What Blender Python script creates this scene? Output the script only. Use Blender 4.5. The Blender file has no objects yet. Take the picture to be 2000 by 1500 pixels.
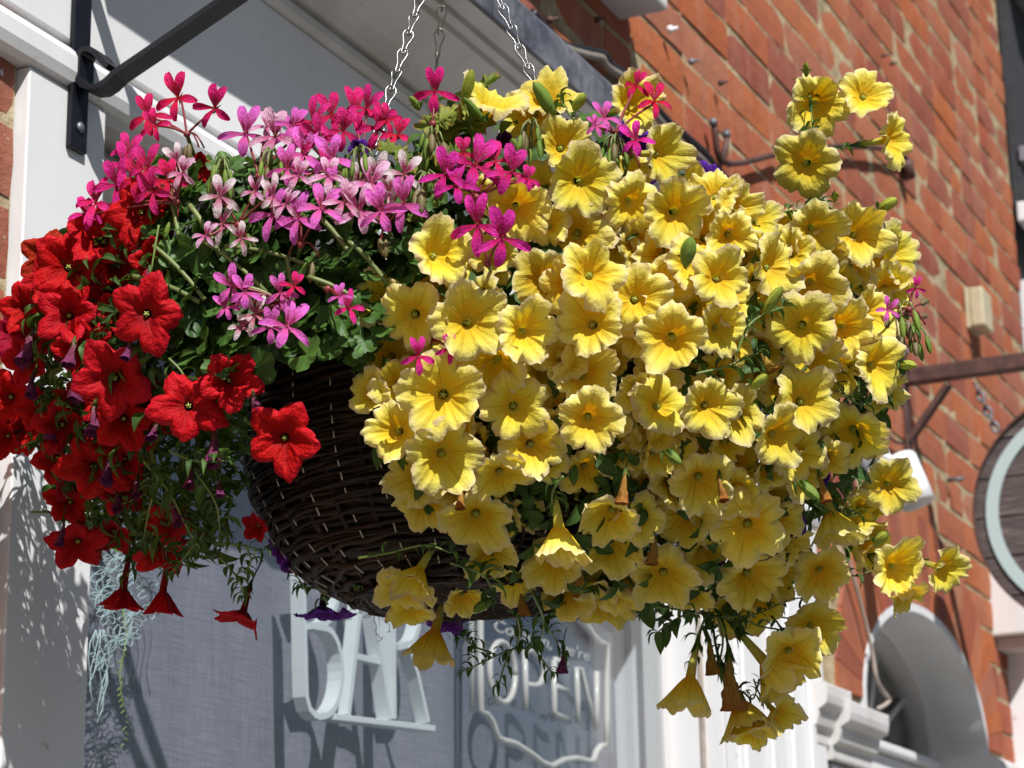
import bpy, bmesh, math, random
import numpy as np
from mathutils import Vector, Matrix, noise

# ---------------------------------------------------------------- camera
FPX = 4491.5                      # focal length for a 2000 pixel wide frame
TH, PT, RO = math.radians(24.875), math.radians(15.70), math.radians(-1.0)
CAM = np.array([0.0, -1.38, 1.55])
_fh = np.array([math.cos(TH), math.sin(TH), 0]); _up = np.array([0, 0, 1.0])
FW = _fh*math.cos(PT) + _up*math.sin(PT)
_r = np.cross(FW, _up); _r /= np.linalg.norm(_r); _u = np.cross(_r, FW)
RT = _r*math.cos(RO) + _u*math.sin(RO); UP = np.cross(RT, FW)

def ray(px, py): return FW + RT*((px-1000)/FPX) - UP*((py-750)/FPX)
def onY(px, py, y): d = ray(px, py); return CAM + d*((y-CAM[1])/d[1])
def onX(px, py, x): d = ray(px, py); return CAM + d*((x-CAM[0])/d[0])
def at(px, py, z): return CAM + ray(px, py)*z
def proj(p):
    v = np.asarray(p, float)-CAM; z = v@FW
    return 1000+FPX*(v@RT)/z, 750-FPX*(v@UP)/z, z

scene = bpy.context.scene
col = scene.collection
cd = bpy.data.cameras.new('camera'); cam = bpy.data.objects.new('camera', cd); col.objects.link(cam)
cd.sensor_width = 36; cd.lens = 36*FPX/2000; cd.clip_start = .05; cd.clip_end = 300
cam.matrix_world = Matrix(((RT[0], UP[0], -FW[0], CAM[0]), (RT[1], UP[1], -FW[1], CAM[1]), (RT[2], UP[2], -FW[2], CAM[2]), (0, 0, 0, 1)))
cd.dof.use_dof = True; cd.dof.focus_distance = 1.86; cd.dof.aperture_fstop = 15
scene.camera = cam

# ---------------------------------------------------------------- world, sun, exposure
SUN = Vector((-1.0, -1.0, 1.5)).normalized()         # towards the sun
w = bpy.data.worlds.new('World'); scene.world = w; w.use_nodes = True
nt = w.node_tree; nt.nodes.clear()
sky = nt.nodes.new('ShaderNodeTexSky'); sky.sky_type = 'NISHITA'; sky.sun_disc = False
sky.sun_elevation = math.asin(SUN.z); sky.sun_rotation = math.atan2(SUN.x, SUN.y) % (2*math.pi)
sky.air_density = 1.0; sky.dust_density = 1.0; sky.altitude = 50
bg = nt.nodes.new('ShaderNodeBackground'); bg.inputs[1].default_value = .052
wo = nt.nodes.new('ShaderNodeOutputWorld')
nt.links.new(sky.outputs[0], bg.inputs[0]); nt.links.new(bg.outputs[0], wo.inputs[0])
sd = bpy.data.lights.new('sun', 'SUN'); sd.energy = 5.0; sd.angle = math.radians(.53); sd.color = (1, .985, .955)
sun = bpy.data.objects.new('sun', sd); col.objects.link(sun)
sun.rotation_euler = SUN.to_track_quat('Z', 'Y').to_euler(); sun.location = (-3, -5, 8)
scene.view_settings.view_transform = 'Standard'; scene.view_settings.look = 'None'
scene.view_settings.exposure = 0.31; scene.view_settings.gamma = 1; scene.view_settings.use_curve_mapping = False
scene.cycles.max_bounces = 8; scene.cycles.transparent_max_bounces = 24
scene.cycles.use_denoising = True
scene.cycles.caustics_reflective = False; scene.cycles.caustics_refractive = False

rnd = random.Random(7)
rng = np.random.default_rng(11)

# ---------------------------------------------------------------- helpers
def link(name, mesh, parent=None, mats=None, loc=None, rot=None):
    o = bpy.data.objects.new(name, mesh); col.objects.link(o)
    if parent is not None: o.parent = parent
    if loc is not None: o.location = loc
    if rot is not None: o.rotation_euler = rot
    return o

def tag(o, label=None, cat=None, group=None, kind=None):
    if label: o['label'] = label
    if cat: o['category'] = cat
    if group: o['group'] = group
    if kind: o['kind'] = kind
    return o

def empty(name, loc, label, cat, group=None):
    o = bpy.data.objects.new(name, None); col.objects.link(o); o.location = loc
    o.empty_display_size = .05
    return tag(o, label, cat, group)

class MB:
    """collects vertices and faces; build() links them as one mesh object"""
    def __init__(s): s.v = []; s.f = []; s.sm = []
    def add(s, vs, fs, smooth=False):
        n = len(s.v); s.v += [tuple(map(float, p)) for p in vs]
        s.f += [tuple(i+n for i in f) for f in fs]; s.sm += [smooth]*len(fs)
    def box(s, a, b):
        x0, y0, z0 = [min(p, q) for p, q in zip(a, b)]; x1, y1, z1 = [max(p, q) for p, q in zip(a, b)]
        s.add([(x0, y0, z0), (x1, y0, z0), (x1, y1, z0), (x0, y1, z0), (x0, y0, z1), (x1, y0, z1), (x1, y1, z1), (x0, y1, z1)],
              [(0, 3, 2, 1), (4, 5, 6, 7), (0, 1, 5, 4), (1, 2, 6, 5), (2, 3, 7, 6), (3, 0, 4, 7)])
    def tube(s, pts, r, n=6, caps=True, smooth=True, closed=False):
        P = [Vector(p) for p in pts]; m = len(P)
        rr = r if hasattr(r, '__len__') else [r]*m
        prev = None; rings = []
        for i, p in enumerate(P):
            if closed: t = P[(i+1) % m]-P[i-1]
            else: t = P[min(i+1, m-1)]-P[max(i-1, 0)]
            if t.length < 1e-9: t = Vector((0, 0, 1))
            t.normalize()
            if prev is None:
                a = t.orthogonal().normalized()
            else:
                a = prev-t*prev.dot(t)
                a = a.normalized() if a.length > 1e-6 else t.orthogonal().normalized()
            prev = a; b = t.cross(a)
            rings.append([p+(a*math.cos(2*math.pi*k/n)+b*math.sin(2*math.pi*k/n))*rr[i] for k in range(n)])
        vs = [q for rg in rings for q in rg]; fs = []
        for i in range(m if closed else m-1):
            j = (i+1) % m
            for k in range(n): fs.append((i*n+k, i*n+(k+1) % n, j*n+(k+1) % n, j*n+k))
        if caps and not closed:
            fs.append(tuple(range(n))[::-1]); fs.append(tuple((m-1)*n+k for k in range(n)))
        s.add(vs, fs, smooth)
    def strip_x(s, pts, x0, x1, th):
        """flat bar following a path in the (y,z) plane, width along x, thickness th"""
        P = [Vector((0, p[0], p[1])) for p in pts]; m = len(P); vs = []
        for i, p in enumerate(P):
            t = (P[min(i+1, m-1)]-P[max(i-1, 0)]).normalized(); nn = Vector((0, -t.z, t.y))*th/2
            vs += [(x0, (p+nn).y, (p+nn).z), (x1, (p+nn).y, (p+nn).z), (x1, (p-nn).y, (p-nn).z), (x0, (p-nn).y, (p-nn).z)]
        fs = [(3, 2, 1, 0), tuple(4*(m-1)+k for k in range(4))]
        for i in range(m-1):
            for k in range(4): fs.append((4*i+k, 4*i+(k+1) % 4, 4*i+4+(k+1) % 4, 4*i+4+k))
        s.add(vs, fs)
    def prof_x(s, prof, x0, x1, smooth=False):
        """closed (y,z) profile run along x"""
        n = len(prof)
        vs = [(x0, y, z) for y, z in prof]+[(x1, y, z) for y, z in prof]
        fs = [(k, (k+1) % n, n+(k+1) % n, n+k) for k in range(n)]
        s.add(vs, fs, smooth); s.add(vs[:n], [tuple(range(n))[::-1]]); s.add(vs[n:], [tuple(range(n))])
    def prof_z(s, prof, z0, z1):
        n = len(prof)
        vs = [(x, y, z0) for x, y in prof]+[(x, y, z1) for x, y in prof]
        fs = [(k, (k+1) % n, n+(k+1) % n, n+k) for k in range(n)]+[tuple(range(n))[::-1], tuple(range(n, 2*n))]
        s.add(vs, fs)
    def lathe(s, prof, M, n=20, smooth=True):
        vs = []; m = len(prof)
        for r, z in prof:
            for k in range(n):
                a = 2*math.pi*k/n; vs.append(M @ Vector((r*math.cos(a), r*math.sin(a), z)))
        fs = [(i*n+k, i*n+(k+1) % n, (i+1)*n+(k+1) % n, (i+1)*n+k) for i in range(m-1) for k in range(n)]
        fs += [tuple(range(n))[::-1], tuple((m-1)*n+k for k in range(n))]
        s.add(vs, fs, smooth)
    def mesh(s, name, mat):
        me = bpy.data.meshes.new(name); me.from_pydata(s.v, [], s.f)
        me.polygons.foreach_set('use_smooth', s.sm)
        if mat: me.materials.append(mat)
        bm = bmesh.new(); bm.from_mesh(me); bmesh.ops.recalc_face_normals(bm, faces=bm.faces); bm.to_mesh(me); bm.free()
        return me
    def build(s, name, mat, parent=None, bevel=0, seg=2):
        o = link(name, s.mesh(name, mat), parent)
        if parent is not None:      # vertices are written in world space
            o.location = -Vector(parent.location) if parent.parent is None else -(Vector(parent.location)+Vector(parent.parent.location))
        if bevel:
            m = o.modifiers.new('bevel', 'BEVEL'); m.width = bevel; m.segments = seg; m.limit_method = 'ANGLE'; m.angle_limit = math.radians(40)
        return o

# ---------------------------------------------------------------- materials
class NT:
    def __init__(s, name):
        s.m = bpy.data.materials.new(name); s.m.use_nodes = True; s.t = s.m.node_tree; s.t.nodes.clear()
        s.out = s.n('ShaderNodeOutputMaterial')
    def n(s, ty, **kw):
        nd = s.t.nodes.new(ty)
        for k, v in kw.items(): setattr(nd, k, v)
        return nd
    def l(s, a, b): s.t.links.new(a, b)
    def set(s, sock, v):
        if isinstance(v, bpy.types.NodeSocket): s.l(v, sock)
        else: sock.default_value = v
    def math(s, op, a, b=0.0, c=None):
        nd = s.n('ShaderNodeMath', operation=op); s.set(nd.inputs[0], a); s.set(nd.inputs[1], b)
        if c is not None: s.set(nd.inputs[2], c)
        return nd.outputs[0]
    def mix(s, f, a, b, blend='MIX'):
        nd = s.n('ShaderNodeMix', data_type='RGBA', blend_type=blend)
        s.set(nd.inputs[0], f); s.set(nd.inputs[6], a); s.set(nd.inputs[7], b); return nd.outputs[2]
    def ramp(s, f, stops):
        nd = s.n('ShaderNodeValToRGB'); e = nd.color_ramp.elements
        while len(e) < len(stops): e.new(.5)
        for q, (p, c) in zip(e, stops):
            q.position = p; q.color = (*c, 1) if len(c) == 3 else c
        s.set(nd.inputs[0], f); return nd.outputs[0]
    def noise(s, vec, scale, detail=4, rough=.55, dist=0):
        nd = s.n('ShaderNodeTexNoise'); nd.inputs['Scale'].default_value = scale; nd.inputs['Detail'].default_value = detail
        nd.inputs['Roughness'].default_value = rough; nd.inputs['Distortion'].default_value = dist
        if vec is not None: s.l(vec, nd.inputs['Vector'])
        return nd.outputs[0]
    def bump(s, h, strength, dist=.002, normal=None):
        nd = s.n('ShaderNodeBump'); s.set(nd.inputs['Height'], h); nd.inputs['Strength'].default_value = strength; nd.inputs['Distance'].default_value = dist
        return nd.outputs[0]
    def pbr(s, colr, rough=.6, metal=0, normal=None, spec=.5, coat=0):
        nd = s.n('ShaderNodeBsdfPrincipled'); s.set(nd.inputs['Base Color'], colr); s.set(nd.inputs['Roughness'], rough)
        nd.inputs['Metallic'].default_value = metal; nd.inputs['Specular IOR Level'].default_value = spec
        nd.inputs['Coat Weight'].default_value = coat
        if normal is not None: s.l(normal, nd.inputs['Normal'])
        return nd.outputs[0]
    def fin(s, sh): s.l(sh, s.out.inputs[0]); return s.m

def C(*c): return (*c, 1)

def painted(name, base, dirt=(.35, .30, .24), rough=.45, amt=.5, grain=.2, streak=True, spots=True):
    t = NT(name); tc = t.n('ShaderNodeTexCoord').outputs['Object']
    mp = t.n('ShaderNodeMapping'); t.l(tc, mp.inputs[0]); mp.inputs['Scale'].default_value = (1, 1, .25 if streak else 1)
    n1 = t.noise(mp.outputs[0], 5, 6, .65); n2 = t.noise(tc, 45, 4, .6)
    f = t.ramp(n1, [(.45, (0, 0, 0)), (.8, (1, 1, 1))])
    c = t.mix(t.math('MULTIPLY', f, amt), C(*base), C(*dirt))
    if spots:
        f2 = t.ramp(n2, [(.68, (0, 0, 0)), (.72, (1, 1, 1))]); c = t.mix(t.math('MULTIPLY', f2, .45), c, C(.25, .2, .15)); f3 = t.ramp(t.noise(tc, 16, 7, .75), [(.66, (0, 0, 0)), (.70, (1, 1, 1))]); c = t.mix(t.math('MULTIPLY', f3, .30), c, C(.42, .38, .33))
    mp2 = t.n('ShaderNodeMapping'); t.l(tc, mp2.inputs[0]); mp2.inputs['Scale'].default_value = (120, 60, 8)
    h = t.math('ADD', t.math('MULTIPLY', t.noise(mp2.outputs[0], 3, 3), .5), t.noise(tc, 30, 4))
    return t.fin(t.pbr(c, rough, 0, t.bump(h, grain, .0015)))

def simple(name, base, rough=.5, metal=0, var=.25, scale=40, bump=.3, dist=.001, spec=.5, coat=0):
    t = NT(name); tc = t.n('ShaderNodeTexCoord').outputs['Object']; n = t.noise(tc, scale, 5)
    dark = tuple(v*(1-var) for v in base); lite = tuple(min(1, v*(1+var)) for v in base)
    c = t.ramp(n, [(.3, dark), (.7, lite)])
    return t.fin(t.pbr(c, rough, metal, t.bump(n, bump, dist), spec, coat))

M_WHITE = painted('white_paint', (.74, .735, .74), amt=.26)
M_WHITE2 = painted('aged_white_paint', (.62, .605, .60), dirt=(.34, .27, .19), amt=.5, rough=.6)
M_LEAD = None
def lead():
    t = NT('lead_flashing'); tc = t.n('ShaderNodeTexCoord').outputs['Object']
    n = t.noise(tc, 14, 8, .7, .6); n2 = t.noise(tc, 60, 4)
    c = t.ramp(n, [(.30, (.035, .037, .05)), (.46, (.13, .135, .16)), (.58, (.22, .22, .24)), (.72, (.42, .42, .44))])
    return t.fin(t.pbr(c, .55, .2, t.bump(t.math('ADD', n, n2), .6, .004)))
M_LEAD = lead()
M_IRON = simple('black_painted_iron', (.008, .008, .012), .38, 0, .3, 90, .35, .0006, .3, 0)
M_RUST = simple('rusty_brown_iron', (.085, .04, .032), .65, .1, .5, 30, .6, .001)
M_STEEL = simple('zinc_plated_wire', (.20, .20, .205), .33, 1, .15, 200, .1)
M_DULL = simple('dull_grey_wire', (.20, .18, .165), .45, .8, .3, 200, .1)
M_PLASTIC = simple('white_letter_plastic', (.74, .77, .76), .3, 0, .04, 20, .05, spec=.5)
M_TUBE = simple('unlit_sign_tube', (.72, .67, .60), .25, 0, .04, 30, .05, spec=.6)
M_CREAM = simple('cream_plastic', (.50, .44, .29), .5, 0, .1, 25, .1)
M_LAMPW = simple('white_lamp_enamel', (.80, .80, .82), .3, 0, .04, 20, .05)
M_LAMPG = simple('grey_lamp_base', (.30, .31, .34), .5, 0, .1, 20, .1)
M_DARK = simple('lamp_inside_dark', (.02, .018, .018), .5)
M_CABLEB = simple('black_cable_sheath', (.012, .012, .014), .45)
M_CABLEG = simple('grey_cable_sheath', (.23, .20, .17), .5)
M_CABLEP = simple('pale_cable_sheath', (.42, .35, .30), .5)
M_NAIL = simple('weathered_metal', (.16, .17, .19), .5, .6, .4, 60)
M_MINT = painted('pale_blue_paint', (.42, .53, .53), amt=.15, rough=.5)
M_SLATE = simple('grey_render', (.20, .20, .23), .7, 0, .15, 8, .3)
M_PAVE = simple('paving_stone', (.24, .23, .21), .8, 0, .25, 6, .5, .004)
M_ASPH = simple('asphalt', (.05, .05, .052), .85, 0, .3, 60, .6, .004)

def brick_mat(paint=False):
    t = NT('fired_brick' if not paint else 'half_painted_brick'); tc = t.n('ShaderNodeTexCoord').outputs['Object']
    oi = t.n('ShaderNodeObjectInfo').outputs['Random']; geo = t.n('ShaderNodeNewGeometry').outputs['Position']
    at_ = t.n('ShaderNodeAttribute', attribute_name='tone').outputs['Fac']
    rr = t.math('FRACT', t.math('ADD', oi, at_))
    base = t.ramp(rr, [(0, (.41, .12, .045)), (.2, (.33, .085, .042)), (.38, (.42, .14, .06)), (.55, (.26, .072, .045)),
                       (.7, (.42, .115, .036)), (.85, (.38, .145, .08)), (1, (.27, .075, .05))])
    n1 = t.noise(geo, 12, 6, .7); n2 = t.noise(geo, 90, 5, .7); n3 = t.noise(geo, 2.2, 3)
    mp = t.n('ShaderNodeMapping'); t.l(geo, mp.inputs[0]); mp.inputs['Scale'].default_value = (9, 9, 2.0)
    n4 = t.noise(mp.outputs[0], 2.3, 5, .6)
    c = t.mix(t.math('MULTIPLY', t.ramp(n1, [(.52, (0, 0, 0)), (.75, (1, 1, 1))]), .55), base, C(.20, .07, .055))
    c = t.mix(t.math('MULTIPLY', t.ramp(n4, [(.50, (0, 0, 0)), (.72, (1, 1, 1))]), .42), c, C(.40, .22, .16))
    c = t.mix(t.math('MULTIPLY', t.ramp(n2, [(.60, (0, 0, 0)), (.75, (1, 1, 1))]), .35), c, C(.12, .05, .045))
    c = t.mix(t.math('MULTIPLY', t.ramp(t.noise(geo, 3.5, 6, .75), [(.66, (0, 0, 0)), (.72, (1, 1, 1))]), .6), c, C(.42, .33, .27))
    if paint:
        c = t.mix(t.ramp(t.noise(geo, 14, 5, .7), [(.54, (0, 0, 0)), (.58, (1, 1, 1))]), c, C(.6, .58, .56))
    return t.fin(t.pbr(c, .85, 0, t.bump(t.math('ADD', t.math('MULTIPLY', n1, 1.0), n2), .7, .004), .25))
M_BRICK = brick_mat(); M_BRICKP = brick_mat(True)
def mortar():
    t = NT('lime_mortar'); geo = t.n('ShaderNodeNewGeometry').outputs['Position']
    n1 = t.noise(geo, 30, 6, .7); n2 = t.noise(geo, 6, 4)
    c = t.ramp(n1, [(.25, (.16, .115, .065)), (.5, (.42, .33, .20)), (.75, (.58, .50, .34))])
    c = t.mix(t.math('MULTIPLY', t.ramp(n2, [(.5, (0, 0, 0)), (.7, (1, 1, 1))]), .5), c, C(.14, .10, .07))
    return t.fin(t.pbr(c, .95, 0, t.bump(n1, 1, .006), .1))
M_MORTAR = mortar()
def wood_dark():
    t = NT('dark_weathered_planks'); geo = t.n('ShaderNodeNewGeometry').outputs['Position']
    mp = t.n('ShaderNodeMapping'); t.l(geo, mp.inputs[0]); mp.inputs['Scale'].default_value = (4, 4, 30)
    n = t.noise(mp.outputs[0], 4, 7, .7, .5)
    c = t.ramp(n, [(.3, (.03, .022, .022)), (.55, (.10, .075, .072)), (.75, (.20, .155, .145))])
    return t.fin(t.pbr(c, .75, 0, t.bump(n, .8, .003)))
M_WOOD = wood_dark()
def glass(name, tint=(1, 1, 1), rough=.0, film=.0):
    t = NT(name); tr = t.n('ShaderNodeBsdfTransparent'); tr.inputs[0].default_value = C(*tint)
    gl = t.n('ShaderNodeBsdfGlossy'); gl.inputs['Roughness'].default_value = rough
    fr = t.n('ShaderNodeFresnel'); bf = t.n('ShaderNodeNewGeometry').outputs['Backfacing']; t.l(t.math('SUBTRACT', 1.5, t.math('MULTIPLY', bf, 1.5-1/1.5)), fr.inputs[0])
    mx = t.n('ShaderNodeMixShader'); t.l(fr.outputs[0], mx.inputs[0]); t.l(tr.outputs[0], mx.inputs[1]); t.l(gl.outputs[0], mx.inputs[2])
    return t.fin(mx.outputs[0])
M_GLASS = glass('window_glass', (.93, .95, .96)); M_ACRYL = glass('clear_acrylic', (.95, .96, .97))
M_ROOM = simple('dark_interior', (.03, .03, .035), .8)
def cloth():
    t = NT('grey_blind_cloth'); tc = t.n('ShaderNodeTexCoord').outputs['Object']
    def thread(sc):
        mp = t.n('ShaderNodeMapping'); t.l(tc, mp.inputs[0]); mp.inputs['Scale'].default_value = sc
        return t.noise(mp.outputs[0], 1, 3, .7)
    a = thread((16, 1, 420)); b = thread((420, 1, 16)); s = t.math('ADD', a, b)
    c = t.ramp(t.math('MULTIPLY', s, .5), [(.36, (.185, .175, .21)), (.5, (.245, .235, .27)), (.64, (.315, .30, .34))])
    return t.fin(t.pbr(c, .9, 0, t.bump(s, .5, .001), .1))
M_CLOTH = cloth()
M_INKW = simple('pale_paint_pen', (.30, .41, .43), .6); M_INKG = simple('green_paint_pen', (.17, .26, .05), .6); M_INKD = simple('dark_paint_pen', (.04, .045, .05), .6)

def petal_mat(name, stops, vein, vamt=.4, transl=.38, hue=.0, tip=None, vfreq=20, rough=.5, tlift=2.1, bumpv=.38, ribs=True):
    t = NT(name); uv = t.n('ShaderNodeUVMap').outputs[0]; sx = t.n('ShaderNodeSeparateXYZ'); t.l(uv, sx.inputs[0])
    oi = t.n('ShaderNodeObjectInfo').outputs['Random']; tc = t.n('ShaderNodeTexCoord').outputs['Object']
    big = t.noise(tc, 1.6, 4, .6)
    v = t.math('ADD', sx.outputs[1], t.math('MULTIPLY', t.math('SUBTRACT', big, .5), .22))
    c = t.ramp(v, stops)
    cb = t.n('ShaderNodeCombineXYZ'); t.l(t.math('MULTIPLY', sx.outputs[0], vfreq), cb.inputs[0]); t.l(t.math('MULTIPLY', sx.outputs[1], 2.2), cb.inputs[1]); t.l(t.math('MULTIPLY', oi, 37), cb.inputs[2])
    vn = t.noise(cb.outputs[0], 1.6, 2.5, .5, .5)
    c = t.mix(t.math('MULTIPLY', t.ramp(vn, [(.42, (0, 0, 0)), (.68, (1, 1, 1))]), vamt), c, C(*vein))
    rib = t.math('ABSOLUTE', t.math('SUBTRACT', t.math('FRACT', t.math('MULTIPLY', sx.outputs[0], 5)), .5))
    if ribs: c = t.mix(t.math('MULTIPLY', t.ramp(rib, [(0, (1, 1, 1)), (.035, (0, 0, 0))]), t.ramp(sx.outputs[1], [(.36, (0, 0, 0)), (.5, (.7, .7, .7)), (.98, (0, 0, 0))])), c, C(*[q*.62 for q in vein]))
    if tip is not None:
        e = t.ramp(v, [(.80, (0, 0, 0)), (.98, (1, 1, 1))]); c = t.mix(t.math('MULTIPLY', e, t.math('MULTIPLY', t.math('POWER', oi, 1.6), .75)), c, C(*tip))
    hs = t.n('ShaderNodeHueSaturation'); t.l(c, hs.inputs['Color'])
    t.l(t.math('ADD', .5-hue, t.math('MULTIPLY', oi, hue*2)), hs.inputs['Hue'])
    t.l(t.math('ADD', .86, t.math('MULTIPLY', t.math('FRACT', t.math('MULTIPLY', oi, 7.3)), .24)), hs.inputs['Value'])
    c = hs.outputs[0]
    bp = t.bump(t.math('ADD', vn, t.math('MULTIPLY', t.noise(tc, 5, 3), .8)), bumpv, .02)
    a = t.pbr(c, rough+.08, 0, bp, .12); tr = t.n('ShaderNodeBsdfTranslucent')
    g = t.n('ShaderNodeGamma'); t.l(c, g.inputs[0]); g.inputs[1].default_value = tlift; t.l(g.outputs[0], tr.inputs[0]); t.l(bp, tr.inputs['Normal'])
    mx = t.n('ShaderNodeMixShader'); mx.inputs[0].default_value = transl; t.l(a, mx.inputs[1]); t.l(tr.outputs[0], mx.inputs[2])
    return t.fin(mx.outputs[0])
M_YEL = petal_mat('yellow_petal', [(0, (.40, .45, .07)), (.22, (.70, .68, .16)), (.34, (.80, .62, .06)), (.43, (.86, .54, .022)), (.56, (.87, .67, .045)), (.76, (.88, .77, .135)), (.92, (.89, .81, .25)), (1, (.89, .83, .50))],
                  (.72, .50, .04), .26, .36, .008, bumpv=.2, tip=(.68, .48, .30))
M_RED = petal_mat('scarlet_petal', [(0, (.25, .02, .02)), (.3, (.30, .02, .015)), (.38, (.28, .006, .007)), (.50, (.42, .004, .006)), (.8, (.56, .007, .011)), (1, (.54, .008, .022))], (.30, .002, .006), .6, .22, .0015, bumpv=.3)
M_CRIM = petal_mat('crimson_petal', [(0, (.25, .02, .02)), (.3, (.10, .004, .006)), (.5, (.34, .004, .010)), (1, (.46, .008, .035))], (.22, .002, .008), .5, .2, .02, bumpv=.3)
M_PUR = petal_mat('violet_petal', [(0, (.05, .01, .08)), (.35, (.03, .005, .07)), (.6, (.09, .012, .24)), (1, (.15, .03, .40))], (.04, .004, .12), .5, .25, .01)
M_WILT = petal_mat('withered_purple_petal', [(0, (.30, .22, .13)), (.5, (.20, .05, .09)), (1, (.22, .04, .14))], (.08, .015, .05), .6, .2, .02)
M_WILTY = petal_mat('withered_yellow_petal', [(0, (.38, .30, .07)), (.5, (.50, .30, .06)), (1, (.45, .20, .04))], (.25, .09, .02), .6, .3, .02)
def ger(name, tipc, basec, vein): return petal_mat(name, [(0, basec), (.3, basec), (.7, tipc), (1, tipc)], vein, .35, .36, .012, vfreq=5, rough=.5, ribs=False)
M_G = {'c': ger('cerise_petal', (.86, .026, .24), (.74, .014, .09), (.5, .005, .05)),
       'h': ger('hot_pink_petal', (.86, .04, .34), (.70, .015, .14), (.45, .01, .12)),
       'm': ger('magenta_petal', (.86, .05, .46), (.68, .015, .16), (.42, .005, .12)),
       'l': ger('lilac_pink_petal', (.88, .19, .72), (.78, .12, .42), (.55, .05, .28)),
       'p': ger('pale_pink_petal', (.90, .58, .78), (.68, .16, .36), (.60, .12, .34)),
       'w': ger('whitish_petal', (.90, .80, .82), (.62, .18, .28), (.60, .22, .32))}
M_STRIPE = simple('dark_petal_stripe', (.22, .0, .05), .6)

def leaf_mat(name, a, b, edge=None, rough=.42, transl=.3):
    t = NT(name); oi = t.n('ShaderNodeObjectInfo').outputs['Random']; at_ = t.n('ShaderNodeAttribute', attribute_name='tone').outputs['Fac']
    geo = t.n('ShaderNodeNewGeometry').outputs['Position']; uv = t.n('ShaderNodeUVMap').outputs[0]
    rr = t.math('FRACT', t.math('ADD', oi, at_)); n = t.noise(geo, 60, 4)
    c = t.ramp(t.math('ADD', t.math('MULTIPLY', rr, .7), t.math('MULTIPLY', n, .3)), [(.1, a), (.9, b)])
    sx = t.n('ShaderNodeSeparateXYZ'); t.l(uv, sx.inputs[0])
    mid = t.math('ABSOLUTE', t.math('SUBTRACT', sx.outputs[0], .5))
    c = t.mix(t.ramp(mid, [(0, (.45, .45, .45)), (.05, (0, 0, 0))]), c, C(*[min(1, v*2.2) for v in b]))
    if edge: c = t.mix(t.ramp(sx.outputs[1], [(.86, (0, 0, 0)), (.97, (1, 1, 1))]), c, C(*edge))
    bp = t.bump(n, .5, .002)
    sh = t.pbr(c, rough+.14, 0, bp, .28); tr = t.n('ShaderNodeBsdfTranslucent')
    t.l(t.mix(.5, c, C(.12, .22, .015)), tr.inputs[0]); mx = t.n('ShaderNodeMixShader'); mx.inputs[0].default_value = transl
    t.l(sh, mx.inputs[1]); t.l(tr.outputs[0], mx.inputs[2]); return t.fin(mx.outputs[0])
M_LEAFP = leaf_mat('petunia_leaf', (.026, .068, .014), (.08, .155, .032))
M_LEAFG = leaf_mat('ivy_geranium_leaf', (.028, .078, .014), (.085, .175, .035), rough=.33)
M_LEAFB = leaf_mat('crinkled_leaf', (.12, .17, .02), (.26, .30, .05), edge=(.28, .16, .03))
M_STEM = simple('green_stem', (.13, .19, .04), .5, 0, .25, 30)
M_STEMR = simple('dark_red_stem', (.20, .025, .03), .45, 0, .3, 30)
M_STEMB = simple('pale_stem', (.15, .19, .055), .5, 0, .25, 30)
M_BUD = leaf_mat('green_bud', (.12, .20, .03), (.22, .32, .05))
M_BUDY = leaf_mat('yellow_green_bud', (.28, .34, .04), (.42, .46, .06))
M_BUDR = simple('red_green_bud', (.14, .11, .04), .5, 0, .5, 60)
M_STIG = simple('stigma', (.38, .45, .10), .5)
M_STAM = simple('stamen', (.55, .35, .12), .5)
def wicker():
    t = NT('brown_willow'); geo = t.n('ShaderNodeNewGeometry').outputs['Position']; oi = t.n('ShaderNodeObjectInfo').outputs['Random']
    n = t.noise(geo, 40, 6, .7); n2 = t.noise(geo, 260, 3)
    c = t.ramp(t.math('ADD', t.math('MULTIPLY', n, .8), t.math('MULTIPLY', oi, .25)), [(.3, (.004, .0025, .002)), (.52, (.012, .007, .005)), (.78, (.042, .022, .014))])
    return t.fin(t.pbr(c, .55, 0, t.bump(t.math('ADD', n, n2), .6, .001), .22))
M_WICK = wicker()
M_LINER = simple('black_liner', (.008, .006, .005), .6)
M_STITCH = simple('pale_twine', (.42, .38, .34), .6)
M_COIR = simple('coir_fibre', (.13, .065, .03), .8)
M_SOIL = simple('potting_soil', (.03, .02, .013), .95, 0, .4, 60, 1, .004)

# ---------------------------------------------------------------- ground
mb = MB(); mb.box((-40, -2.6, -.05), (60, .6, 0)); tag(mb.build('pavement', M_PAVE), kind='structure')
mb = MB(); mb.add([(-80, -60, -.12), (80, -60, -.12), (80, 60, -.12), (-80, 60, -.12)], [(0, 1, 2, 3)]); tag(mb.build('road', M_ASPH), kind='structure')
mb = MB(); mb.box((-40, -2.75, -.11), (60, -2.603, .004)); tag(mb.build('kerb', M_PAVE, bevel=.01), kind='structure')

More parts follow.
